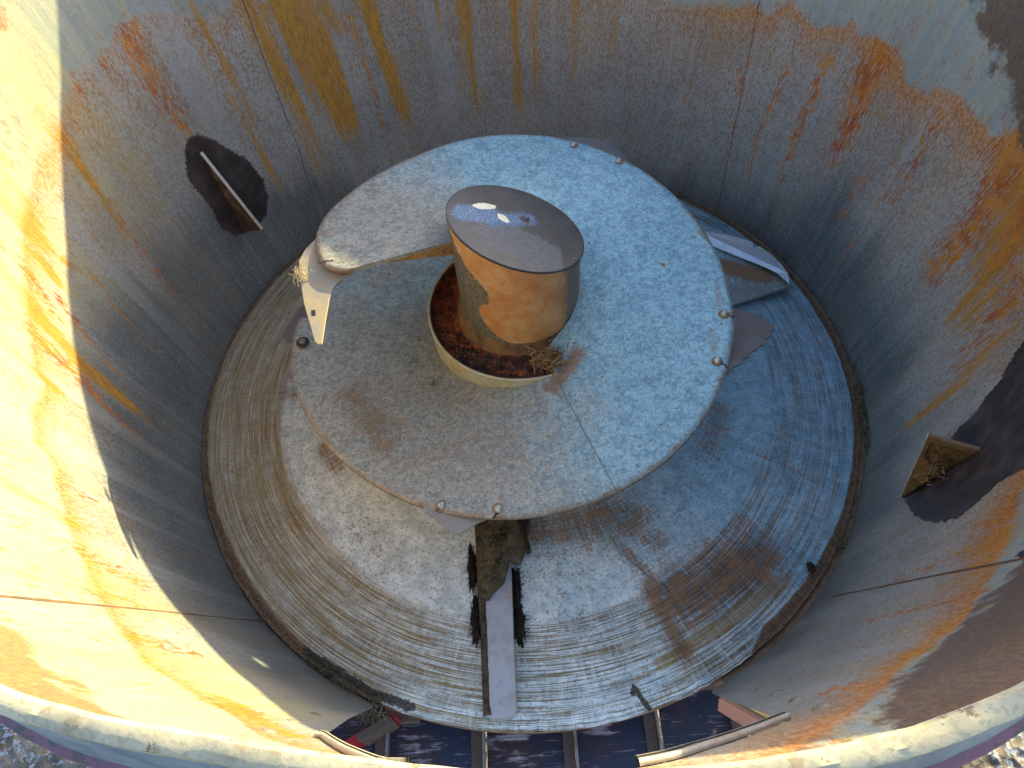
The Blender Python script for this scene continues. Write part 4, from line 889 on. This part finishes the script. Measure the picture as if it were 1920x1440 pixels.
tag(clod('feed_clod', (-.435, -.918, -.012), (.035, .022, .018), M_blackfeed, 6), 'black feed clod at the left corner of the door opening', 'feed')
tag(tuft('straw_tuft', (-.425, -.920, .008), 70, .035, .014, M_darkhay, 7), 'dark grassy tuft at the left corner of the door opening', 'straw')
tag(tuft('straw_tuft', (-.53, -.838, .010), 120, .028, .010, M_darkhay, 8, along=((-.58, -.80, 0), (-.46, -.885, 0))), 'grey-green crumbs of hay along the lower left edge of the disc', 'straw')
tag(tuft('straw_tuft', (.800, -.595, .008), 60, .022, .009, M_darkhay, 9), 'small grey knot of hay on the lower right disc edge', 'straw')
tag(clod('feed_clod', (.695, -.650, .018), (.010, .013, .008), M_blackfeed, 10, 16), 'little black clod with orange rim on the lower right of the disc', 'feed')
for (cx_, cy_, sx_, sy_, sd_, lab) in ((-.172, -.60, .009, .052, 11, 'black matted feed left of the sweep bar, nearest the wedge'), (-.167, -.73, .010, .045, 12, 'black matted feed left of the sweep bar, halfway along'),
                                 (-.062, -.655, .010, .045, 13, 'black matted feed right of the sweep bar, nearest the wedge'), (-.060, -.745, .014, .038, 14, 'black matted feed right of the sweep bar, towards the middle')):
    z_ = float(disc_z(math.hypot(cx_, cy_)))+.004
    c_ = tag(clod('feed_mat', (cx_, cy_, z_), (sx_, sy_, .010), M_blackfeed, sd_, 34, .9), lab, 'feed', 'black feed matted along the sweep bar')
    rg = random.Random(sd_); paths = []
    for k in range(45):
        o = Vector((rg.gauss(0, .6)*sx_*1.3, rg.uniform(-1, 1)*sy_, .002+abs(rg.gauss(0, .004)))); d = Vector((rg.gauss(0, 1), rg.gauss(0, .7), rg.gauss(0, .3))).normalized()*rg.uniform(.006, .014)
        paths.append(([o-d, o, o+d], .0011))
    V, F = path_tubes(paths); mesh('fibres', np.array([tuple(v) for v in V])-0*np.array(c_.location), F, M_fibre, c_, False)
# caked feed on the right fin, with straw bits
fc = np.array([.865, -.560, .42]); Av = np.array(pol3(1.07, -33.2, .50)); Bv = np.array(pol3(1.035, -32.8, .235)); Tv = np.array(pol3(.995, -33, .48))
nrm = np.cross(Av-Bv, Tv-Bv); nrm /= np.linalg.norm(nrm); nrm = nrm*np.sign(nrm@(np.array([0, -1.226, 1.8])-Av))
V = []; NN = 26
for i in range(NN):
    for j in range(NN):
        u_, v_ = i/(NN-1), j/(NN-1); p_ = Bv+(Av-Bv)*u_+(Tv-Av)*u_*v_*.94; b_ = math.sin(math.pi*min(1, u_*1.02))*math.sin(math.pi*v_*.9+.25)
        V.append(p_+nrm*(.006+.022*max(0, b_)*(1-v_*.6)*float(.5+fbm(np.array(u_*6), np.array(v_*6), 5))))
cf = Bv*.3+Av*.4+Tv*.3
tag(mesh('feed_cake', V, gridfaces(NN, NN), M_finfeed, None, True, None, tuple(cf)), 'brown caked feed stuck to the fin on the right wall', 'feed')
tag(tuft('straw_tuft', tuple(cf+nrm*.022), 46, .024, .016, M_hay, 15, (1, 1, 1)), 'orange straw bits in the cake on the right wall fin', 'straw')
# crumbs on the flight near the collar
rg = random.Random(21)
k = 0
for (cx_, cy_, lab) in ((-.285, -.03, 'dark crumb of chaff nearest the left side of the collar'), (-.30, -.10, 'dark crumb of chaff lower left of the collar, middle one of three'), (-.245, -.19, 'dark crumb of chaff below left of the collar, frontmost of three')):
    r_ = math.hypot(cx_, cy_); a_ = math.degrees(math.atan2(cy_, cx_)); a_ = a_-360 if a_ > 0 else a_
    z_ = float(sm(ZT, np.array(a_), 4))+.005
    tag(tuft('feed_crumb', (cx_, cy_, z_), 12, .013, .007, M_darkhay, 30+k, (1, 1, .2), r=.0009), lab, 'feed', 'crumbs of chaff on the flight'); k += 1

# fine chaff gathered in the gutter round the disc, sparse flecks elsewhere
rg = random.Random(77); paths = []
for k in range(1500):
    a_ = rg.uniform(-64, 243); r_ = rg.gauss(.992, .010)
    dens = .25+.75*float(fbm(np.array(a_*.09), np.array(1.), 31)) if not (-160 < ((a_+180) % 360-180) < -112) else 1.0
    if rg.random() > dens: continue
    o = Vector((r_*math.cos(R_(a_)), r_*math.sin(R_(a_)), .001+abs(rg.gauss(0, .0025)))); d = Vector((rg.gauss(0, 1), rg.gauss(0, 1), rg.gauss(0, .25))).normalized()*rg.uniform(.002, .007)
    paths.append(([o-d, o+d], rg.uniform(.0006, .0014)))
for k in range(170):
    a_ = rg.uniform(-175, 40); r_ = rg.uniform(.62, .95)
    o = Vector((r_*math.cos(R_(a_)), r_*math.sin(R_(a_)), float(disc_z(r_))+.0012)); d = Vector((rg.gauss(0, 1), rg.gauss(0, 1), 0)).normalized()*rg.uniform(.001, .004)
    paths.append(([o-d, o+d], rg.uniform(.0006, .0013)))
V, F = path_tubes(paths)
tag(mesh('chaff_litter', V, F, M_darkhay, None, False), 'scattered dark chaff and grit in the gutter round the disc edge', 'litter', kind='stuff')
